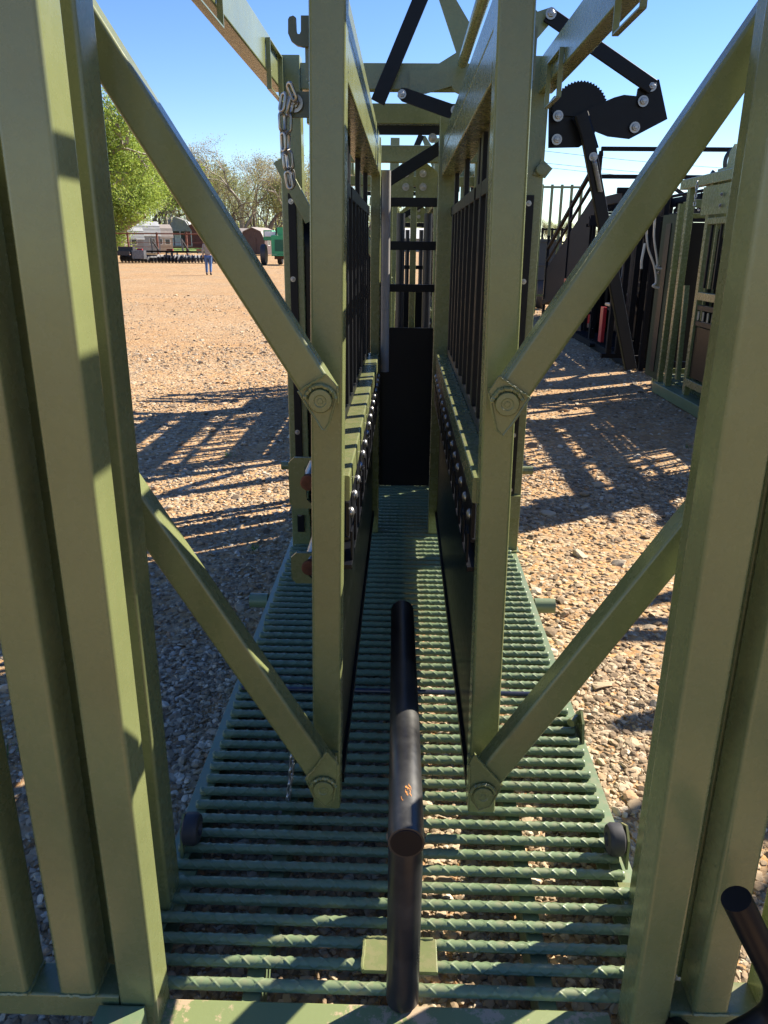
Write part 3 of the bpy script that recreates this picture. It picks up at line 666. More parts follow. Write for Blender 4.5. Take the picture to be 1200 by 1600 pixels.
z5 = gz(12)
MB().box(3.08, 3.16, 11.55, 11.80, z5+.86, z5+.98, .01).build('red_latch', M['red'], c5)
MB().box(3.08, 3.16, 11.62, 11.86, z5+.64, z5+.76, .01).build('red_latch', M['red'], c5)
MB().box(3.09, 3.15, 12.35, 12.52, z5+.22, z5+.75, .01).build('red_guard', M['red'], c5)
MB().box(3.07, 3.13, 11.3, 12.2, z5+.79, z5+.83, .005).build('flank_rail', M['zinc'], c5)
# ------------------------------------------------------------------ chains
def chain(name, pts, label, lr=.0052, L=.040, W=.026, group=None, mat='chain'):
    pts = [Vector(p) for p in pts]; root = empty(name, pts[-1], label, 'chain', group)
    seg = []; 
    for a, b in zip(pts[:-1], pts[1:]):
        seg.append((a, b, (b-a).length))
    tot = sum(s[2] for s in seg); step = L-2*lr*1.15; n = max(2, int(tot/step))
    mb = MB(); P = []
    for k in range(20):
        a = 2*math.pi*k/20; P.append(Vector(((W/2-lr)*math.cos(a), 0, (W/2-lr)*math.sin(a)+(L/2-W/2)*(1 if math.sin(a) > 0 else -1))))
    # closed ring tube
    V, F = [], []; m_ = len(P); k_ = 7
    for i, p in enumerate(P):
        d = (P[(i+1) % m_]-P[i-1]).normalized(); a = Vector((0, 1, 0)); b = d.cross(a)
        for j in range(k_): t = 2*math.pi*j/k_; V.append(p+a*math.cos(t)*lr+b*math.sin(t)*lr)
    for i in range(m_):
        for j in range(k_): F.append((i*k_+j, i*k_+(j+1) % k_, ((i+1) % m_)*k_+(j+1) % k_, ((i+1) % m_)*k_+j))
    mb.add(V, F); me = mb.mesh('link', M[mat], 60)
    for i in range(n):
        t = (i+.5)/n*tot; 
        for a, b, l in seg:
            if t <= l: break
            t -= l
        q = a.lerp(b, min(1, t/l)); d = (b-a).normalized()
        o = link('link', me, root, q-root.location)
        o.rotation_mode = 'QUATERNION'; o.rotation_quaternion = d.to_track_quat('Z', 'Y') @ Matrix.Rotation(R(35+90*(i % 2)+rnd.uniform(-12, 12)), 3, 'Z').to_quaternion()
    return root
y = 1.84
p = [at(462, 158, y-.02), at(455, 140, y-.02), at(444, 146, y-.02), at(440, 172, y-.02), at(443, 222, y-.02), at(448, 262, y-.02), at(455, 296, y-.02)]
chain('steel_chain', p, 'galvanised chain looped over the bolt high on the left panel post', .0036, .042, .022)
p = [at(458, 150, y-.008), at(451, 180, y-.008), at(449, 222, y-.008), at(454, 262, y-.008), at(457, 292, y-.008)]
chain('steel_chain', p, 'inner strand of galvanised chain hanging beside the first from the bolt at the left', .0036, .042, .022)
mb = MB(); c_ = at(470, 165, y+.01); mb.prism([(-.028, -.022), (.04, -.022), (.04, .028), (-.02, .028), (-.028, .02)], (c_.x, y+.016, c_.z), (1, 0, 0), (0, 0, 1), -.008)
hb = mb.build('chain_bracket', M['dgreen'], chute); kb = link('bolt', BOLT, hb, at(460, 161, y+.008))
p = [at(457, 1180, 1.80), at(455, 1210, 1.80), at(451, 1240, 1.80), at(448, 1272, 1.80)]
chain('steel_chain', p, 'short zinc chain dangling over the tread bars beside the lower left pivot', .0035, .030, .019)

# ------------------------------------------------------------------ background on the left: sheds, fence, harrows, machine, person
def siding(name, c, horiz=False, sc=14):
    m, t, b = newmat(name); p = opos(t); wv = t.nodes.new('ShaderNodeTexWave'); wv.bands_direction = 'Z' if horiz else 'X'; wv.inputs['Scale'].default_value = sc/10
    t.links.new(p, wv.inputs['Vector']); n = noise_n(t, p, 2.5, 4)
    cc = ramp(t, n.outputs[0], [(.3, tuple(x*.85 for x in c)), (.7, tuple(min(1, x*1.1) for x in c))]).outputs[0]
    t.links.new(cc, b.inputs['Base Color']); b.inputs['Roughness'].default_value = .6; bump(t, b, wv.outputs[0], .5, .03); return m
S = {'grey': siding('grey_siding', (.22, .23, .245)), 'dark': siding('dark_grey_siding', (.075, .078, .085)), 'tan': siding('tan_siding', (.38, .31, .22)), 'brown': siding('brown_siding', (.075, .042, .038)),
     'redb': siding('barn_red_siding', (.15, .035, .03)), 'roof': siding('metal_roof', (.36, .37, .38), False, 18), 'white': siding('white_trim', (.7, .7, .68)), 'roofb': siding('brown_roof', (.28, .24, .21), False, 18)}
M['glass'] = simple('window_glass', (.03, .035, .04), .15)
def rise(y): return max(0, (y-112)/60)*1.0
def shed(name, px_, D, wd, ln, ht, rz, wall, roof, label, kind='gambrel', porch=False, front=None):
    base = ground_at(px_, D); base.z += rise(D) if D > 120 else 0; root = empty(name, base, label, 'shed', 'portable sheds for sale at the far edge of the yard'); root.rotation_euler[2] = rz
    def bl(mb, n, m, par): return mb.build(n, m, par, 14, (0, 0, 0))
    wh = ht*(.56 if kind == 'gambrel' else .70); hw = wd/2
    prof = [(-hw, .1), (hw, .1), (hw, wh), (hw*.70, ht*.86), (0, ht), (-hw*.70, ht*.86), (-hw, wh)] if kind == 'gambrel' else [(-hw, .1), (hw, .1), (hw, wh), (0, ht), (-hw, wh)]
    bl(MB().prism(prof, (0, ln/2, 0), (1, 0, 0), (0, 0, 1), -ln) if False else MB().prism(prof, (0, -ln/2, 0), (1, 0, 0), (0, 0, 1), -ln), 'wall', front or wall, root) if False else None
    mb = MB(); mb.prism(prof, (0, ln/2, 0), (1, 0, 0), (0, 0, 1), ln); w_ = bl(mb, 'wall', wall, root)
    mb = MB(); rp = prof[2:]; 
    for (a, b) in zip(rp[:-1], rp[1:]):
        va, vb = Vector((a[0], 0, a[1])), Vector((b[0], 0, b[1])); nrm = Vector((-(vb.z-va.z), 0, vb.x-va.x)).normalized()*-1
        if nrm.z < 0: nrm = -nrm
        mid = (va+vb)/2+nrm*.035; d = (vb-va).normalized(); L = (vb-va).length+.10
        mb.beam(mid-d*L/2, mid+d*L/2, ln+.3, .05, .004, up=nrm)
    bl(mb, 'roof', roof, root)
    yf = -ln/2
    mb = MB(); mb.box(-.45, .45, yf-.05, yf-.01, .15, 2.0, .005); d_ = bl(mb, 'door', S['white'] if porch else wall, w_)
    if porch: mb = MB(); mb.box(-.54, -.46, yf-.06, yf-.01, .15, 2.08, .004); mb.box(.46, .54, yf-.06, yf-.01, .15, 2.08, .004); mb.box(-.54, .54, yf-.06, yf-.01, 2.081, 2.16, .004); bl(mb, 'door_frame', S['white'], w_)
    for yy in (-ln*.25, ln*.2):
        for s_ in (-1, 1):
            mb = MB(); mb.box(*sorted((s_*(hw+.005), s_*(hw+.04))), yy-.35, yy+.35, 1.1, 1.8, .004); wn = bl(mb, 'window', S['white'], w_)
            mb = MB(); mb.box(*sorted((s_*(hw+.041), s_*(hw+.05))), yy-.29, yy+.29, 1.16, 1.74, .002); bl(mb, 'pane', M['glass'], wn)
    if porch:
        mb = MB(); mb.box(-hw, hw, yf-1.6, yf-.06, .1, .3, .01); 
        bl(mb, 'porch_floor', S['tan'], root)
        for x in (-hw+.1, -.6, .6, hw-.1):
            mb = MB(); mb.box(x-.06, x+.06, yf-1.55, yf-1.43, .3, wh, .01); bl(mb, 'porch_post', S['white'], root)
        mb = MB(); mb.prism([(-hw-.1, wh-.1), (hw+.1, wh-.1), (hw*.62, ht*.88), (0, ht), (-hw*.62, ht*.88)], (0, yf, 0), (1, 0, 0), (0, 0, 1), 1.65); bl(mb, 'porch_gable', S['grey'], root)
    return root
shed('gambrel_shed', 200, 98, 3.2, 3.6, 3.0, R(-66), S['grey'], S['roof'], 'light grey shed farthest left, half behind the bright green tree')
shed('gambrel_shed', 228, 101, 3.2, 3.2, 3.75, R(-62), S['grey'], S['roof'], 'grey gambrel shed with a pale ribbed metal roof and dark end wall')
shed('gambrel_shed', 254, 106, 3.0, 2.2, 3.5, R(-60), S['tan'], S['roofb'], 'narrow tan gambrel shed with brownish roof beside the grey one')
shed('cabin_shed', 285, 140, 5.0, 8.0, 4.7, R(8), S['dark'], S['roof'], 'dark grey cabin with a front porch and grey rounded gable behind the lawn', porch=True)
shed('barn_shed', 313, 138, 4.2, 6.0, 4.0, R(10), S['redb'], S['roofb'], 'dark red shed beside the porch cabin, partly behind the diagonal arm')
shed('barn_shed', 408, 99, 3.1, 5.0, 3.1, R(-12), S['brown'], S['roofb'], 'dark brown gambrel barn shed behind the bright green machine')
shed('gambrel_shed', 386, 112, 4.2, 5.0, 3.2, R(-70), S['tan'], S['roofb'], 'pale tan shed with a low roof just behind the brown barn shed', kind='gable')
# lawn
def lawn():
    a, b = ground_at(205, 111), ground_at(345, 111); c, d = ground_at(345, 175), ground_at(205, 175)
    mb = MB(); n = 12; V = []
    for j in range(n+1):
        for i in range(n+1):
            p0 = a.lerp(b, i/n); p1 = d.lerp(c, i/n); q = p0.lerp(p1, j/n); q.z = gz(q.y)+.06+rise(q.y); V.append(q)
    mb.add(V, [(j*(n+1)+i, j*(n+1)+i+1, (j+1)*(n+1)+i+1, (j+1)*(n+1)+i) for j in range(n) for i in range(n)])
    m, t, bs = newmat('lawn_grass'); p = gpos(t); n_ = noise_n(t, p, 1.2, 6, .7)
    t.links.new(ramp(t, n_.outputs[0], [(.3, (.10, .17, .03)), (.7, (.20, .30, .05))]).outputs[0], bs.inputs['Base Color']); bs.inputs['Roughness'].default_value = .9
    tag(mb.build('lawn', m), kind='structure')
lawn()
# pipe fence
M['rustpipe'] = simple('rusty_pipe', (.17, .06, .04), .75, .1, .4, 6)
def pipe_fence():
    x0, x1 = ground_at(150, 68).x, ground_at(350, 68).x; root = empty('pipe_fence', (x0, 68, gz(68)), 'rusty red pipe fence running in front of the sheds', 'fence')
    zb = gz(68)
    for z, r_ in ((2.15, .05), (1.45, .016), (1.1, .016), (.75, .016), (.4, .016)):
        MB().tube([(x0, 68, zb+z), (x1, 68, zb+z)], r_, 8).build('rail', M['rustpipe'], root)
    for i in range(5):
        x = x0+(x1-x0)*(i+.15)/4.4; MB().tube([(x, 68.02, zb), (x, 68.02, zb+2.25)], .09, 8).build('post', M['rustpipe'], root)
pipe_fence()
# disc harrows
M['oldblack'] = simple('old_black_iron', (.035, .032, .032), .6, .3, .4)
def harrow(px_, label):
    b = ground_at(px_, 62); root = empty('disc_harrow', b, label, 'disc harrow', 'disc harrows lined up at the far edge of the yard')
    def bl(mb, n, m): return mb.build(n, m, root, loc=(0, 0, 0))
    mb = MB()
    for yy in (-.6, .7): mb.box(-2.9, 2.9, yy-.06, yy+.06, .78, .88, .01)
    for xx in (-2.5, -1, 1, 2.5): mb.box(xx-.05, xx+.05, -.6, .7, .7, .78, .01)
    mb.beam((-.1, -.6, .85), (-.35, 0, 1.75), .12, .12, .01); mb.beam((.0, .7, .85), (-.35, 0, 1.75), .10, .10, .01); bl(mb, 'frame', M['oldblack'])
    for yy, sg in ((-.6, 1), (.7, -1)):
        for g_ in (-1, 1):
            for k in range(9):
                x = g_*(.45+k*.27); y_ = yy+sg*.12*k*.3; q = MB()
                q.lathe([(.30, 0), (.31, .012), (.20, .05), (.05, .07), (.0, .07)], (x, y_, .31), (1, .25*sg*g_, 0), 16); bl(q, 'disc', M['zincdull'])
    mb = MB()
    for g_ in (-1, 1):
        for yy in (-.6, .7): mb.box(*sorted((g_*.4, g_*2.7)), yy-.03, yy+.03, .30, .36, .01); mb.box(g_*1.4-.05, g_*1.4+.05, yy-.05, yy+.05, .36, .78, .01)
    bl(mb, 'gang_bar', M['oldblack'])
    mb = MB(); mb.box(-1.7, -1.3, .62, .78, .89, 1.0, .01); mb.box(.6, 1.1, .62, .78, .89, 1.0, .01); bl(mb, 'hydraulic_block', M['red'])
M['zincdull'] = simple('worn_disc_steel', (.13, .13, .14), .5, .6, .4)
harrow(245, 'black disc harrow at the yard edge, the one behind the trailer'); harrow(292, 'black disc harrow at the yard edge, the one beside the walking man')
# flatbed trailer
def trailer():
    b = ground_at(186, 61); root = empty('flatbed_trailer', b, 'low black flatbed trailer at the left end of the disc harrows', 'trailer')
    def bl(mb, n, m): return mb.build(n, m, root, loc=(0, 0, 0))
    mb = MB(); mb.box(-3.2, 1.2, -1.1, 1.1, .65, .78, .01); mb.box(-3.2, 1.2, -1.15, -1.1, .55, .85, .01); mb.box(.1, 1.2, -.3, .3, .79, 1.15, .01) ; bl(mb, 'deck', M['oldblack'])
    for x in (-1.6, -.8): bl(MB().lathe([(.18, 0), (.36, .01), (.38, .12), (.36, .22), (.18, .24)], (x, -1.15, .38), (0, 1, 0), 20), 'wheel', M['rubber'])
    bl(MB().box(1.3, 2.2, -.9, -.3, .3, .9, .03), 'toolbox', M['zincdull']); bl(MB().box(1.19, 2.9, -.08, .08, .5, .62, .01), 'drawbar', M['oldblack'])
trailer()
# green machine
def machine():
    b = ground_at(436, 60); root = empty('green_machine', b, 'bright green wheeled farm machine in front of the brown shed', 'farm machine')
    gm = paint('machine_green_paint', (.006, .27, .10), .35, .1); dg = simple('machine_grille', (.01, .09, .045), .6)
    def bl(mb, n, m, p=root): return mb.build(n, m, p, loc=(0, 0, 0))
    bd = bl(MB().box(-.35, 1.0, -1.2, 1.5, .75, 2.05, .05), 'body', gm); bl(MB().box(-.1, .7, -1.23, -1.21, .95, 1.75, .01), 'grille', dg, bd)
    bl(MB().box(-.35, 1.0, -1.26, -1.2, .62, .74, .01), 'bumper', gm)
    bl(MB().box(.05, .65, -.9, -.3, 2.06, 2.6, .05), 'hood', gm); bl(MB().box(-1.0, -.38, -.6, 1.2, 1.7, 2.4, .04), 'hopper', gm)
    bl(MB().box(-.9, -.1, -.75, -.62, 1.95, 2.3, .03), 'tank', S['white']); bl(MB().tube([(-.02, -.8, 2.05), (-.02, -.8, 3.2)], .05, 10), 'exhaust', M['oldblack'])
    for x, yy, rr in ((-.98, -1.0, .72), (-.10, 1.0, .5), (1.15, -1.0, .72)):
        wh = bl(MB().lathe([(rr*.5, 0), (rr*.95, .02), (rr, .08), (rr, .3), (rr*.95, .36), (rr*.5, .38)], (x-.15, yy, rr), (1, 0, 0), 28), 'wheel', M['rubber'])
        bl(MB().lathe([(rr*.5, -.01), (rr*.3, .04), (.02, .05)], (x-.15, yy, rr), (1, 0, 0), 20), 'rim', gm, wh)
    bl(MB().box(-.2, .9, -.9, -.8, .4, .62, .01), 'axle', M['rust'])
machine()
# person
def skin_mesh(name, pts, edges, rads, mat, parent, sub=2):
    me = bpy.data.meshes.new(name); me.from_pydata(pts, edges, []); me.materials.append(mat)
    o = bpy.data.objects.new(name, me); col.objects.link(o); o.parent = parent
    sk = o.modifiers.new('skin', 'SKIN'); sk.use_smooth_shade = True
    for v, r_ in zip(me.skin_vertices[0].data, rads): v.radius = r_ if isinstance(r_, tuple) else (r_, r_)
    me.skin_vertices[0].data[0].use_root = True
    ss = o.modifiers.new('sub', 'SUBSURF'); ss.levels = sub; ss.render_levels = sub
    return o
def person():
    D = 40.5; b = ground_at(325, D); root = empty('person', b, 'man in a grey brown shirt and blue jeans walking away across the yard', 'person'); root.rotation_euler[2] = R(8)
    root.scale = (1.0, 1.0, 1.0)
    skin = simple('skin', (.45, .25, .17), .55); jean = simple('denim', (.07, .13, .27), .85, 0, .3, 20); shirt = simple('grey_brown_shirt', (.30, .26, .22), .9); boot = simple('boot_leather', (.03, .02, .015), .6); hair = simple('brown_hair', (.04, .025, .015), .8)
    P = [(0, 0, .95), (0, 0, 1.12), (0, .01, 1.32), (0, .02, 1.47), (0, .03, 1.54), (0, .045, 1.64), (0, .04, 1.74),
         (-.19, .01, 1.44), (-.24, -.06, 1.17), (-.25, .05, .93), (-.25, .08, .84), (.19, .01, 1.44), (.25, .03, 1.17), (.24, .14, .95), (.24, .17, .86),
         (-.10, 0, .90), (-.11, .10, .50), (-.11, .02, .09), (-.11, .14, .04), (.10, 0, .90), (.11, -.03, .50), (.11, -.24, .12), (.11, -.13, .04)]
    Ed = [(0, 1), (1, 2), (2, 3), (3, 4), (4, 5), (5, 6), (3, 7), (7, 8), (8, 9), (9, 10), (3, 11), (11, 12), (12, 13), (13, 14), (0, 15), (15, 16), (16, 17), (17, 18), (0, 19), (19, 20), (20, 21), (21, 22)]
    rd = [(.15, .10), (.14, .095), (.155, .10), (.13, .09), .052, (.072, .09), .075, .055, .042, .032, .038, .055, .042, .032, .038, .085, .058, .042, .04, .085, .058, .042, .04]
    skin_mesh('body', P, Ed, rd, skin, root)
    # clothing a little outside the body
    PT = [(0, 0, .93), (0, 0, 1.12), (0, .01, 1.32), (0, .02, 1.47), (0, .028, 1.50), (-.19, .01, 1.44), (-.24, -.06, 1.17), (-.25, .05, .95), (.19, .01, 1.44), (.25, .03, 1.17), (.24, .14, .97)]
    skin_mesh('shirt', PT, [(0, 1), (1, 2), (2, 3), (3, 4), (3, 5), (5, 6), (6, 7), (3, 8), (8, 9), (9, 10)], [(.19, .13), (.18, .125), (.19, .13), (.155, .11), .07, .075, .06, .045, .075, .06, .045], shirt, root)
    PJ = [(0, 0, .97), (-.10, 0, .88), (-.11, .10, .50), (-.11, .02, .10), (.10, 0, .88), (.11, -.03, .50), (.11, -.24, .13)]
    skin_mesh('jeans', PJ, [(0, 1), (1, 2), (2, 3), (0, 4), (4, 5), (5, 6)], [(.18, .125), (.105, .11), .078, .066, (.105, .11), .078, .066], jean, root)
    skin_mesh('boots', [(-.11, .02, .12), (-.11, .03, .05), (-.11, .17, .035)], [(0, 1), (1, 2)], [.055, .055, .045], boot, root)
    skin_mesh('boots', [(.11, -.25, .14), (.11, -.24, .07), (.11, -.12, .035)], [(0, 1), (1, 2)], [.055, .055, .045], boot, root)
    mb = MB(); mb.lathe([(.001, .10), (.05, .095), (.085, .06), (.10, .01), (.098, -.03), (.08, -.07)], (0, .035, 1.70), (0, 0, 1), 20); mb.build('hair', hair, root, loc=(0, 0, 0))
person()

# ------------------------------------------------------------------ trees
def bark(name, c): return simple(name, c, .9, 0, .3, 8, .6)
BK = bark('grey_bark', (.26, .23, .20)); BK2 = bark('brown_bark', (.12, .095, .07))
def leafmat(name, c0, c1):
    m, t, b = newmat(name); g = t.nodes.new('ShaderNodeNewGeometry')
    t.links.new(ramp(t, g.outputs['Random Per Island'], [(0, c0), (1, c1)]).outputs[0], b.inputs['Base Color']); b.inputs['Roughness'].default_value = .7
    tr = t.nodes.new('ShaderNodeBsdfTranslucent'); t.links.new(ramp(t, g.outputs['Random Per Island'], [(0, tuple(x*1.3 for x in c0)), (1, tuple(x*1.3 for x in c1))]).outputs[0], tr.inputs[0])
    mx = t.nodes.new('ShaderNodeMixShader'); mx.inputs[0].default_value = .4; t.links.new(b.outputs[0], mx.inputs[1]); t.links.new(tr.outputs[0], mx.inputs[2])
    t.links.new(mx.outputs[0], t.nodes['Material Output'].inputs[0]); return m
LG = leafmat('spring_leaves', (.14, .22, .03), (.31, .39, .075)); LO = leafmat('olive_leaves', (.17, .20, .06), (.34, .35, .14)); LB = leafmat('buds', (.20, .15, .09), (.33, .29, .12)); LP = leafmat('pine_needles', (.03, .07, .02), (.08, .13, .035))
def tree_mesh(seed, H, spread, leaves, leaf, lmat, up=.5, depth=5, trunk=.5, tfrac=.28, nb=3, lsp=.5):
    rr = random.Random(seed); tk = MB(); tips = []
    def br(p, d, L, r, lv):
        n = 4; pts = [p]; q = p.copy(); dd = d.copy()
        for i in range(n):
            dd = (dd+Vector([rr.gauss(0, .13) for _ in range(3)])+Vector((0, 0, .05))).normalized(); q = q+dd*(L/n); pts.append(q.copy())
        tk.tube(pts, r, 6 if lv < 2 else (4 if lv < 3 else 3), False, r*.55)
        if lv >= depth-2: tips.extend(pts[1:])
        if lv >= depth: return
        for k in range(nb+(1 if rr.random() < .5 else 0)):
            t = rr.uniform(.35, 1.0) if k else 1.0; i = min(n-1, int(t*n)); s_ = pts[i].lerp(pts[i+1], t*n-i if i < n else 1) if t < 1 else pts[-1]
            sd_ = Vector([rr.gauss(0, 1) for _ in range(3)]); sd_ = (sd_-dd*sd_.dot(dd)).normalized()
            nd = (dd*up+sd_*spread+Vector((0, 0, .18))).normalized(); br(s_, nd, L*rr.uniform(.58, .78), r*.55, lv+1)
    br(Vector((0, 0, 0)), Vector((0, 0, 1)), H*tfrac, trunk, 0)
    top = max(v[2] for v in tk.v); k = H/top; tk.v = [(a*k, b*k, c*k) for a, b, c in tk.v]; tips = [t*k for t in tips]
    V, F = [], []
    for i in range(leaves):
        c = rr.choice(tips)+Vector([rr.gauss(0, lsp) for _ in range(3)]); s_ = leaf*rr.uniform(.6, 1.4)
        a = Vector([rr.gauss(0, 1) for _ in range(3)]).normalized(); b = a.cross(Vector([rr.gauss(0, 1) for _ in range(3)])).normalized()
        o = len(V); V += [c-a*s_, c+b*s_*.55, c+a*s_, c-b*s_*.55]; F.append((o, o+1, o+2, o+3))
    lf = MB(); lf.add(V, F)
    tm = tk.mesh('trunk', BK if seed % 2 else BK2, 80)
    me = bpy.data.meshes.new('crown'); me.from_pydata([tuple(v) for v in lf.v], [], lf.f); me.materials.append(lmat)
    return tm, me
T = {'green': tree_mesh(11, 14, 1.0, 60000, .12, LG, .7, 5, .35, .14, 3, .8),
     'green2': tree_mesh(12, 16, .8, 9000, .17, LG, .8, 5, .30, .30, 3, .5),
     'bare1': tree_mesh(21, 18, .75, 3500, .10, LB, .85, 6, .30, .26, 2, .5),
     'bare2': tree_mesh(22, 17, .6, 2600, .10, LB, 1.0, 6, .26, .28, 2, .4),
     'bare3': tree_mesh(24, 18, .85, 3500, .11, LO, .8, 6, .28, .25, 2, .6),
     'olive': tree_mesh(25, 15, .7, 6000, .15, LO, .9, 5, .26, .26, 3, .6)}
used = {}
def tree(kind, px_, D, H, rz, label, name, group='trees behind the sheds'):
    tm, cm = T[kind]; base = ground_at(px_, D); base.z -= .1; root = empty(name, base, label, 'tree', group)
    H0 = {'green': 14, 'green2': 16, 'bare1': 18, 'bare2': 17, 'bare3': 18, 'olive': 15}[kind]
    root.scale = (H/H0,)*3; root.rotation_euler[2] = rz
    link('trunk', tm, root, (0, 0, 0)); link('crown', cm, root, (0, 0, 0))
tree('green', 166, 66, 11.6, .3, 'tall bright yellow green tree at the left edge of the far yard', 'leafy_tree')
tree('green', 190, 92, 13, 2.0, 'bright green tree behind the tall one at the left', 'leafy_tree')
tree('green2', 327, 128, 15.3, 1.0, 'bright green leafy tree top rising among bare trees', 'leafy_tree')
far = [(300, 146, 16.5, 'bare2'), (318, 162, 17, 'bare1'), (372, 160, 17, 'bare2'), (210, 150, 17, 'bare1'), (232, 128, 15, 'bare3'), (248, 160, 18, 'bare2'), (262, 132, 16, 'bare1'), (278, 152, 17, 'bare3'), (297, 140, 17.5, 'bare2'), (310, 150, 18, 'bare1'), (334, 158, 17, 'olive'),
       (346, 134, 13, 'bare3'), (362, 150, 18, 'bare3'), (383, 140, 18, 'bare1'), (400, 150, 17, 'bare2'), (415, 132, 15.5, 'bare3'), (428, 145, 14, 'olive'), (445, 138, 15, 'bare1'), (462, 142, 14.5, 'olive'), (480, 150, 16, 'bare2'),
       (505, 150, 16, 'bare3'), (535, 160, 15, 'bare1'), (570, 150, 14, 'bare3'), (355, 170, 16, 'bare2'), (395, 172, 16, 'bare3'), (285, 175, 17, 'olive'), (225, 176, 17, 'olive'), (435, 170, 15, 'bare2'), (190, 165, 17, 'olive')]
adj = {'bare1': 'bare spreading tree', 'bare2': 'bare slender tree', 'bare3': 'hazy olive budding tree', 'olive': 'olive green leafing tree'}
for i, (px_, D, H, k) in enumerate(far):
    where = 'left of the upper arm' if px_ < 300 else ('right of the upper left arm' if px_ < 440 else 'behind the front left corner post')
    tree(k, px_, D, H*.97, i*1.7, adj[k]+' in the far wood '+where, 'bare_tree' if 'bare' in k else 'leafy_tree', 'trees behind the sheds, '+k)
for i, (px_, D, H) in enumerate([(640, 190, 8), (662, 200, 7.5), (680, 190, 8), (820, 260, 8), (850, 250, 9), (868, 260, 8.5), (884, 255, 9), (905, 260, 8), (940, 260, 9)]):
    tree('olive', px_, D, H, i*2.1, 'low olive green tree on the far horizon at the right of the chute', 'leafy_tree', 'low trees on the right horizon')

# ------------------------------------------------------------------ right background
bm_ = M['blackmetal']
def loading_ramp():
    b = Vector((3.35, 17.2, gz(17.2))); root = empty('loading_chute', b, 'tall black livestock loading ramp with sloping barred sides', 'loading ramp')
    for s_, x in ((-1, 3.45), (1, 4.75)):
        mb = MB(); zb = b.z
        mb.box(x-.03, x+.03, 15.0, 15.08, zb, 3.25, .005); mb.box(x-.03, x+.03, 19.6, 19.68, zb, 1.9, .005); mb.box(x-.03, x+.03, 17.2, 17.28, zb, 2.55, .005)
        mb.beam((x, 15.0, 3.2), (x, 19.68, 1.6), .07, .07, .005); mb.beam((x, 15.0, 2.9), (x, 19.68, 1.3), .05, .05, .005); mb.beam((x, 15.0, 1.1), (x, 19.68, .35), .08, .12, .005)
        mb.build('side_frame', bm_, root)
        mb = MB(); mb.prism([(15.1, 1.2), (19.6, .42), (19.6, 1.15), (15.1, 2.6)], (x-.004, 0, 0), (0, 1, 0), (0, 0, 1), .008); mb.build('side_sheet', bm_, root)
    mb = MB(); mb.box(3.45, 6.4, 15.0, 15.07, 3.25, 3.32, .005); mb.box(3.45, 6.2, 15.02, 15.07, 2.80, 2.87, .005); mb.box(3.3, 3.9, 14.8, 14.86, 2.0, 2.12, .005); mb.build('overhead_rail', bm_, root)
    mb = MB(); mb.prism([(15.1, 1.0), (19.6, .3), (19.6, .36), (15.1, 1.06)], (3.5, 0, 0), (0, 1, 0), (0, 0, 1), 1.2); mb.build('ramp_floor', bm_, root)
loading_ramp()
def tall_sheet():
    root = empty('black_panel', (3.62, 10.95, gz(11)), 'tall black sheeted gate panel between the green and black chutes at the right', 'gate panel')
    z = gz(11)
    MB().box(3.32, 3.98, 10.78, 10.80, z+.16, 1.95, .002).build('panel_sheet', M['sheet'], root)
    mb = MB(); mb.box(3.26, 3.32, 10.76, 10.83, z+.02, 2.02, .006); mb.box(3.98, 4.04, 10.76, 10.83, z+.02, 2.02, .006); mb.box(3.32, 3.98, 10.77, 10.82, z+.08, z+.15, .004); mb.box(3.32, 3.98, 10.77, 10.82, 1.955, 2.02, .004)
    mb.build('panel_frame', bm_, root)
tall_sheet()
# hoses hanging by the black panel
M['hose'] = simple('clear_hose', (.55, .50, .42), .3); M['hoseb'] = simple('black_hose', (.02, .02, .02), .4)
def hose(name, pxs, Y, r_, mat, label, grp=None):
    pts = [at(a, b, Y) for a, b in pxs]; sm = []
    for i in range(len(pts)-1):
        p0, p1, p2, p3 = pts[max(i-1, 0)], pts[i], pts[i+1], pts[min(i+2, len(pts)-1)]
        for k in range(6): t = k/6; sm.append(.5*((2*p1)+(p2-p0)*t+(2*p0-5*p1+4*p2-p3)*t*t+(3*p1-p0-3*p2+p3)*t**3))
    mb = MB(); mb.tube(sm+[pts[-1]], r_, 8); tag(mb.build(name, M[mat]), label, 'hose', grp)
hose('hose', [(1024, 330), (1022, 370), (1027, 410), (1024, 418), (1034, 420)], 9.6, .013, 'hose', 'thin pale hose hanging in a short hook beside the green chute at the right')
hose('hose', [(1010, 350), (1012, 385), (1022, 415), (1025, 440), (1020, 447), (1030, 450)], 9.6, .013, 'hose', 'long thin pale hose drooping lower in front of the black panel at the right')
hose('hose', [(1008, 380), (1003, 405), (1002, 420)], 9.6, .016, 'hose', 'short straight pale hose end against the black panel at the right')
hose('hose', [(1118, 276), (1128, 285), (1140, 280), (1133, 262), (1135, 245), (1145, 232)], 8.6, .022, 'hoseb', 'black hydraulic hose looping over the top of the green chute at the right')
hose('hose', [(1112, 268), (1125, 276), (1140, 270), (1150, 258)], 8.6, .022, 'hoseb', 'lower black hydraulic hose lying on the top beam of the green chute at the right')
chain('steel_chain', [at(1090, 283, 8.55), at(1088, 300, 8.55), at(1085, 322, 8.55)], 'bright chain hanging from the top corner of the green chute at the right', .006, .05, .034)
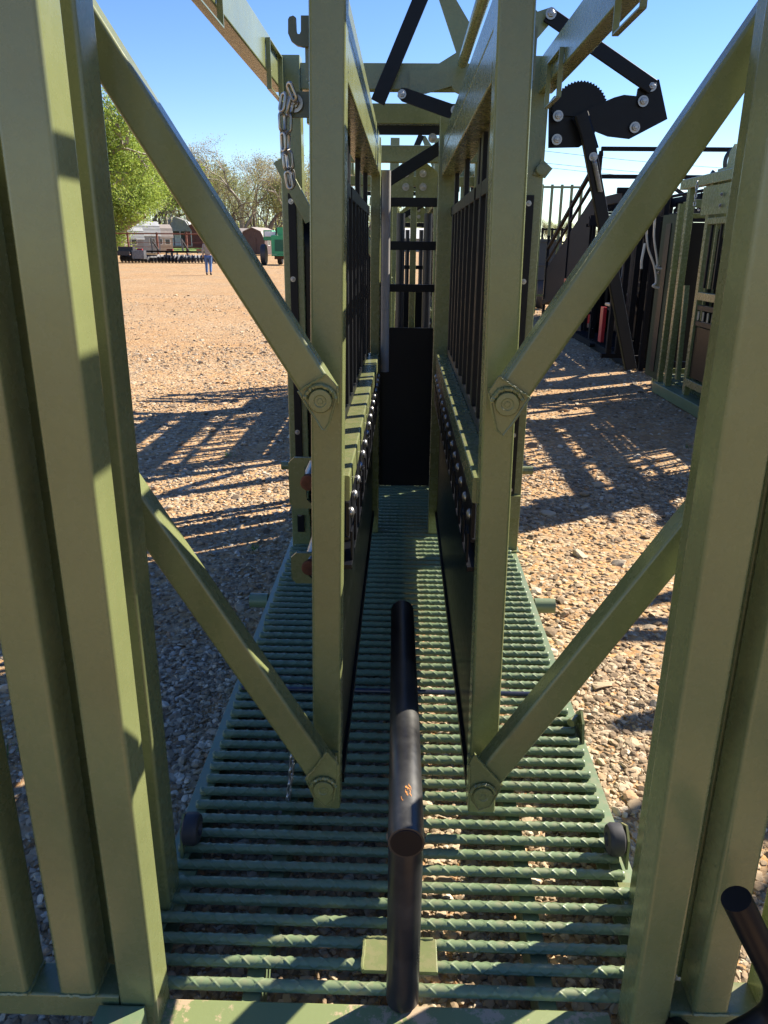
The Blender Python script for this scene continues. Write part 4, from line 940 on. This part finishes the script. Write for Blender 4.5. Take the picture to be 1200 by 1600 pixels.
# far fence panels and dump trailer
def panel_fence(px0, px1, D, ht, label, mat=bm_, nbar=6):
    a, b = ground_at(px0, D), ground_at(px1, D); root = empty('livestock_panel', a, label, 'livestock panel'); z = a.z
    mb = MB(); n = 4
    for k in range(n+1): x = a.x+(b.x-a.x)*k/n; mb.box(x-.03, x+.03, D-.03, D+.03, z, z+ht, .004)
    mb.build('post', mat, root)
    mb = MB()
    for k in range(nbar): zz = z+ht*(.15+.83*k/(nbar-1)); mb.box(a.x, b.x, D-.045, D-.031, zz-.025, zz+.025, .004)
    mb.build('rail', mat, root)
panel_fence(845, 905, 24, 2.1, 'black barred livestock panel standing beyond the trailer at the right')
panel_fence(840, 900, 20, 3.0, 'tall thin green livestock frame rising over the black panels at the right', M['green'], 2)
def dump_trailer():
    b = ground_at(842, 21.5); root = empty('dump_trailer', b, 'dark grey box trailer with a black wheel beyond the front right corner post', 'trailer')
    def bl(mb, n, m): return mb.build(n, m, root, loc=(0, 0, 0))
    m_ = paint('dark_trailer_paint', (.03, .038, .05), .4, .2)
    mb = MB(); mb.box(-.9, .55, 0, 3.5, .75, 1.75, .03); mb.box(-.9, .55, -.03, 0, 1.1, 1.15, .01); mb.box(-.92, .57, -.04, 0, 1.70, 1.78, .01); mb.box(.45, .56, -.04, 0, .6, 1.7, .01); bl(mb, 'box_body', m_)
    bl(MB().lathe([(.2, 0), (.40, .01), (.43, .1), (.43, .2), (.40, .28), (.2, .3)], (.0, .3, .43), (1, 0, 0), 26), 'wheel', M['rubber'])
    bl(MB().box(.3, .9, .1, .25, .5, .6, .02), 'hitch', M['zincdull'])
dump_trailer()
def red_machine():
    b = ground_at(918, 16.0); root = empty('red_implement', b, 'red farm implement glimpsed behind the black chute at the right', 'implement')
    def bl(mb, n, m): return mb.build(n, m, root, loc=(0, 0, 0))
    bl(MB().box(-.3, .9, 0, .6, .15, 1.0, .03), 'body', M['red']); bl(MB().box(-.32, .92, -.05, -.01, .55, .66, .01), 'step_bar', M['zincdull']); bl(MB().box(-.32, .92, -.05, -.01, .85, .92, .01), 'step_bar', M['zincdull'])
red_machine()
def far_building():
    b = ground_at(660, 150); root = empty('long_building', b, 'long low pale building far ahead, glimpsed through the exit gate bars', 'building')
    def bl(mb, n, m): return mb.build(n, m, root, loc=(0, 0, 0))
    bl(MB().box(-9, 14, 0, 9, 0, 2.3, .05), 'wall', S['grey']); bl(MB().prism([(-.5, 2.3), (9.5, 2.3), (4.5, 4.2)], (-9.4, 0, 0), (0, 1, 0), (0, 0, 1), 23.8), 'roof', S['white'])
far_building()
# overhead wires
for i, (ya, yb) in enumerate(((232, 262), (252, 276), (258, 285))):
    P = [at(740+k*60, ya-10+(yb-ya+20)*k/9+6*math.sin(k/9*math.pi), 130) for k in range(10)]
    mb = MB(); mb.tube(P, .03, 5); tag(mb.build('power_line', M['oldblack']), 'thin overhead power line crossing the sky at the right, '+('topmost', 'middle', 'lowest')[i]+' of the three wires', 'power line', 'overhead wires')
# distant brush under the wood
def thicket():
    rr = random.Random(5); V, F = [], []; V2, F2 = [], []
    xa, xb = ground_at(90, 178).x, ground_at(640, 178).x
    for i in range(1500):
        x, y = rr.uniform(xa, xb), rr.uniform(162, 196); z = gz(y)-.2; h = rr.uniform(4, 12); lx, r_ = rr.gauss(0, .8), rr.uniform(.03, .10)
        o = len(V); V += [(x-r_, y, z), (x+r_, y, z), (x+lx+r_*.3, y, z+h), (x+lx-r_*.3, y, z+h), (x, y+r_, z), (x+lx, y, z+h)]; F += [(o, o+1, o+2, o+3), (o+4, o+1, o+5), (o+4, o, o+5)]
    for i in range(30000):
        x, y = rr.uniform(xa, xb), rr.uniform(162, 196); z = gz(y)+abs(rr.gauss(0, 3.2))*(1+.5*math.sin(x*.31)*math.sin(x*.13+1)); c = Vector((x, y, z)); s_ = rr.uniform(.12, .38)
        a = Vector([rr.gauss(0, 1) for _ in range(3)]).normalized(); b = a.cross(Vector([rr.gauss(0, 1) for _ in range(3)])).normalized()
        o = len(V2); V2 += [tuple(c-a*s_), tuple(c+b*s_*.6), tuple(c+a*s_), tuple(c-b*s_*.6)]; F2.append((o, o+1, o+2, o+3))
    n = len(V); mb = MB(); mb.v = V+V2; mb.f = F+[tuple(k+n for k in f) for f in F2]; mb.mi = [0]*len(F)+[1]*len(F2)
    me = bpy.data.meshes.new('thicket'); me.from_pydata(mb.v, [], mb.f); me.materials.append(BK); me.materials.append(LO); me.polygons.foreach_set('material_index', mb.mi)
    tag(link('thicket', me), 'dense olive brown undergrowth filling the far wood behind the sheds', 'undergrowth', kind='stuff')
thicket()
# a few grass tufts
gm_ = leafmat('grass_blades', (.05, .10, .02), (.12, .20, .04))
V, F = [], []
for (px_, py_) in ((355, 713), (790, 880), (5, 1180), (1075, 700), (395, 860)):
    r_ = ray(px_, py_); c = Vector((0, 0, CAMH))+r_*((-CAMH)/r_.z)
    for k in range(26):
        a = rnd.uniform(0, 6.28); q = c+Vector((rnd.gauss(0, .02), rnd.gauss(0, .02), 0)); h = rnd.uniform(.02, .06); d = Vector((math.cos(a), math.sin(a), 0)); s_ = Vector((-d.y, d.x, 0))*.002
        o = len(V); V += [q-s_, q+s_, q+d*h*.5+Vector((0, 0, h))]; F.append((o, o+1, o+2))
me = bpy.data.meshes.new('weeds'); me.from_pydata([tuple(v) for v in V], [], F); me.materials.append(gm_); tag(link('weeds', me), 'sparse little tufts of green grass in the gravel', 'weeds', kind='stuff')
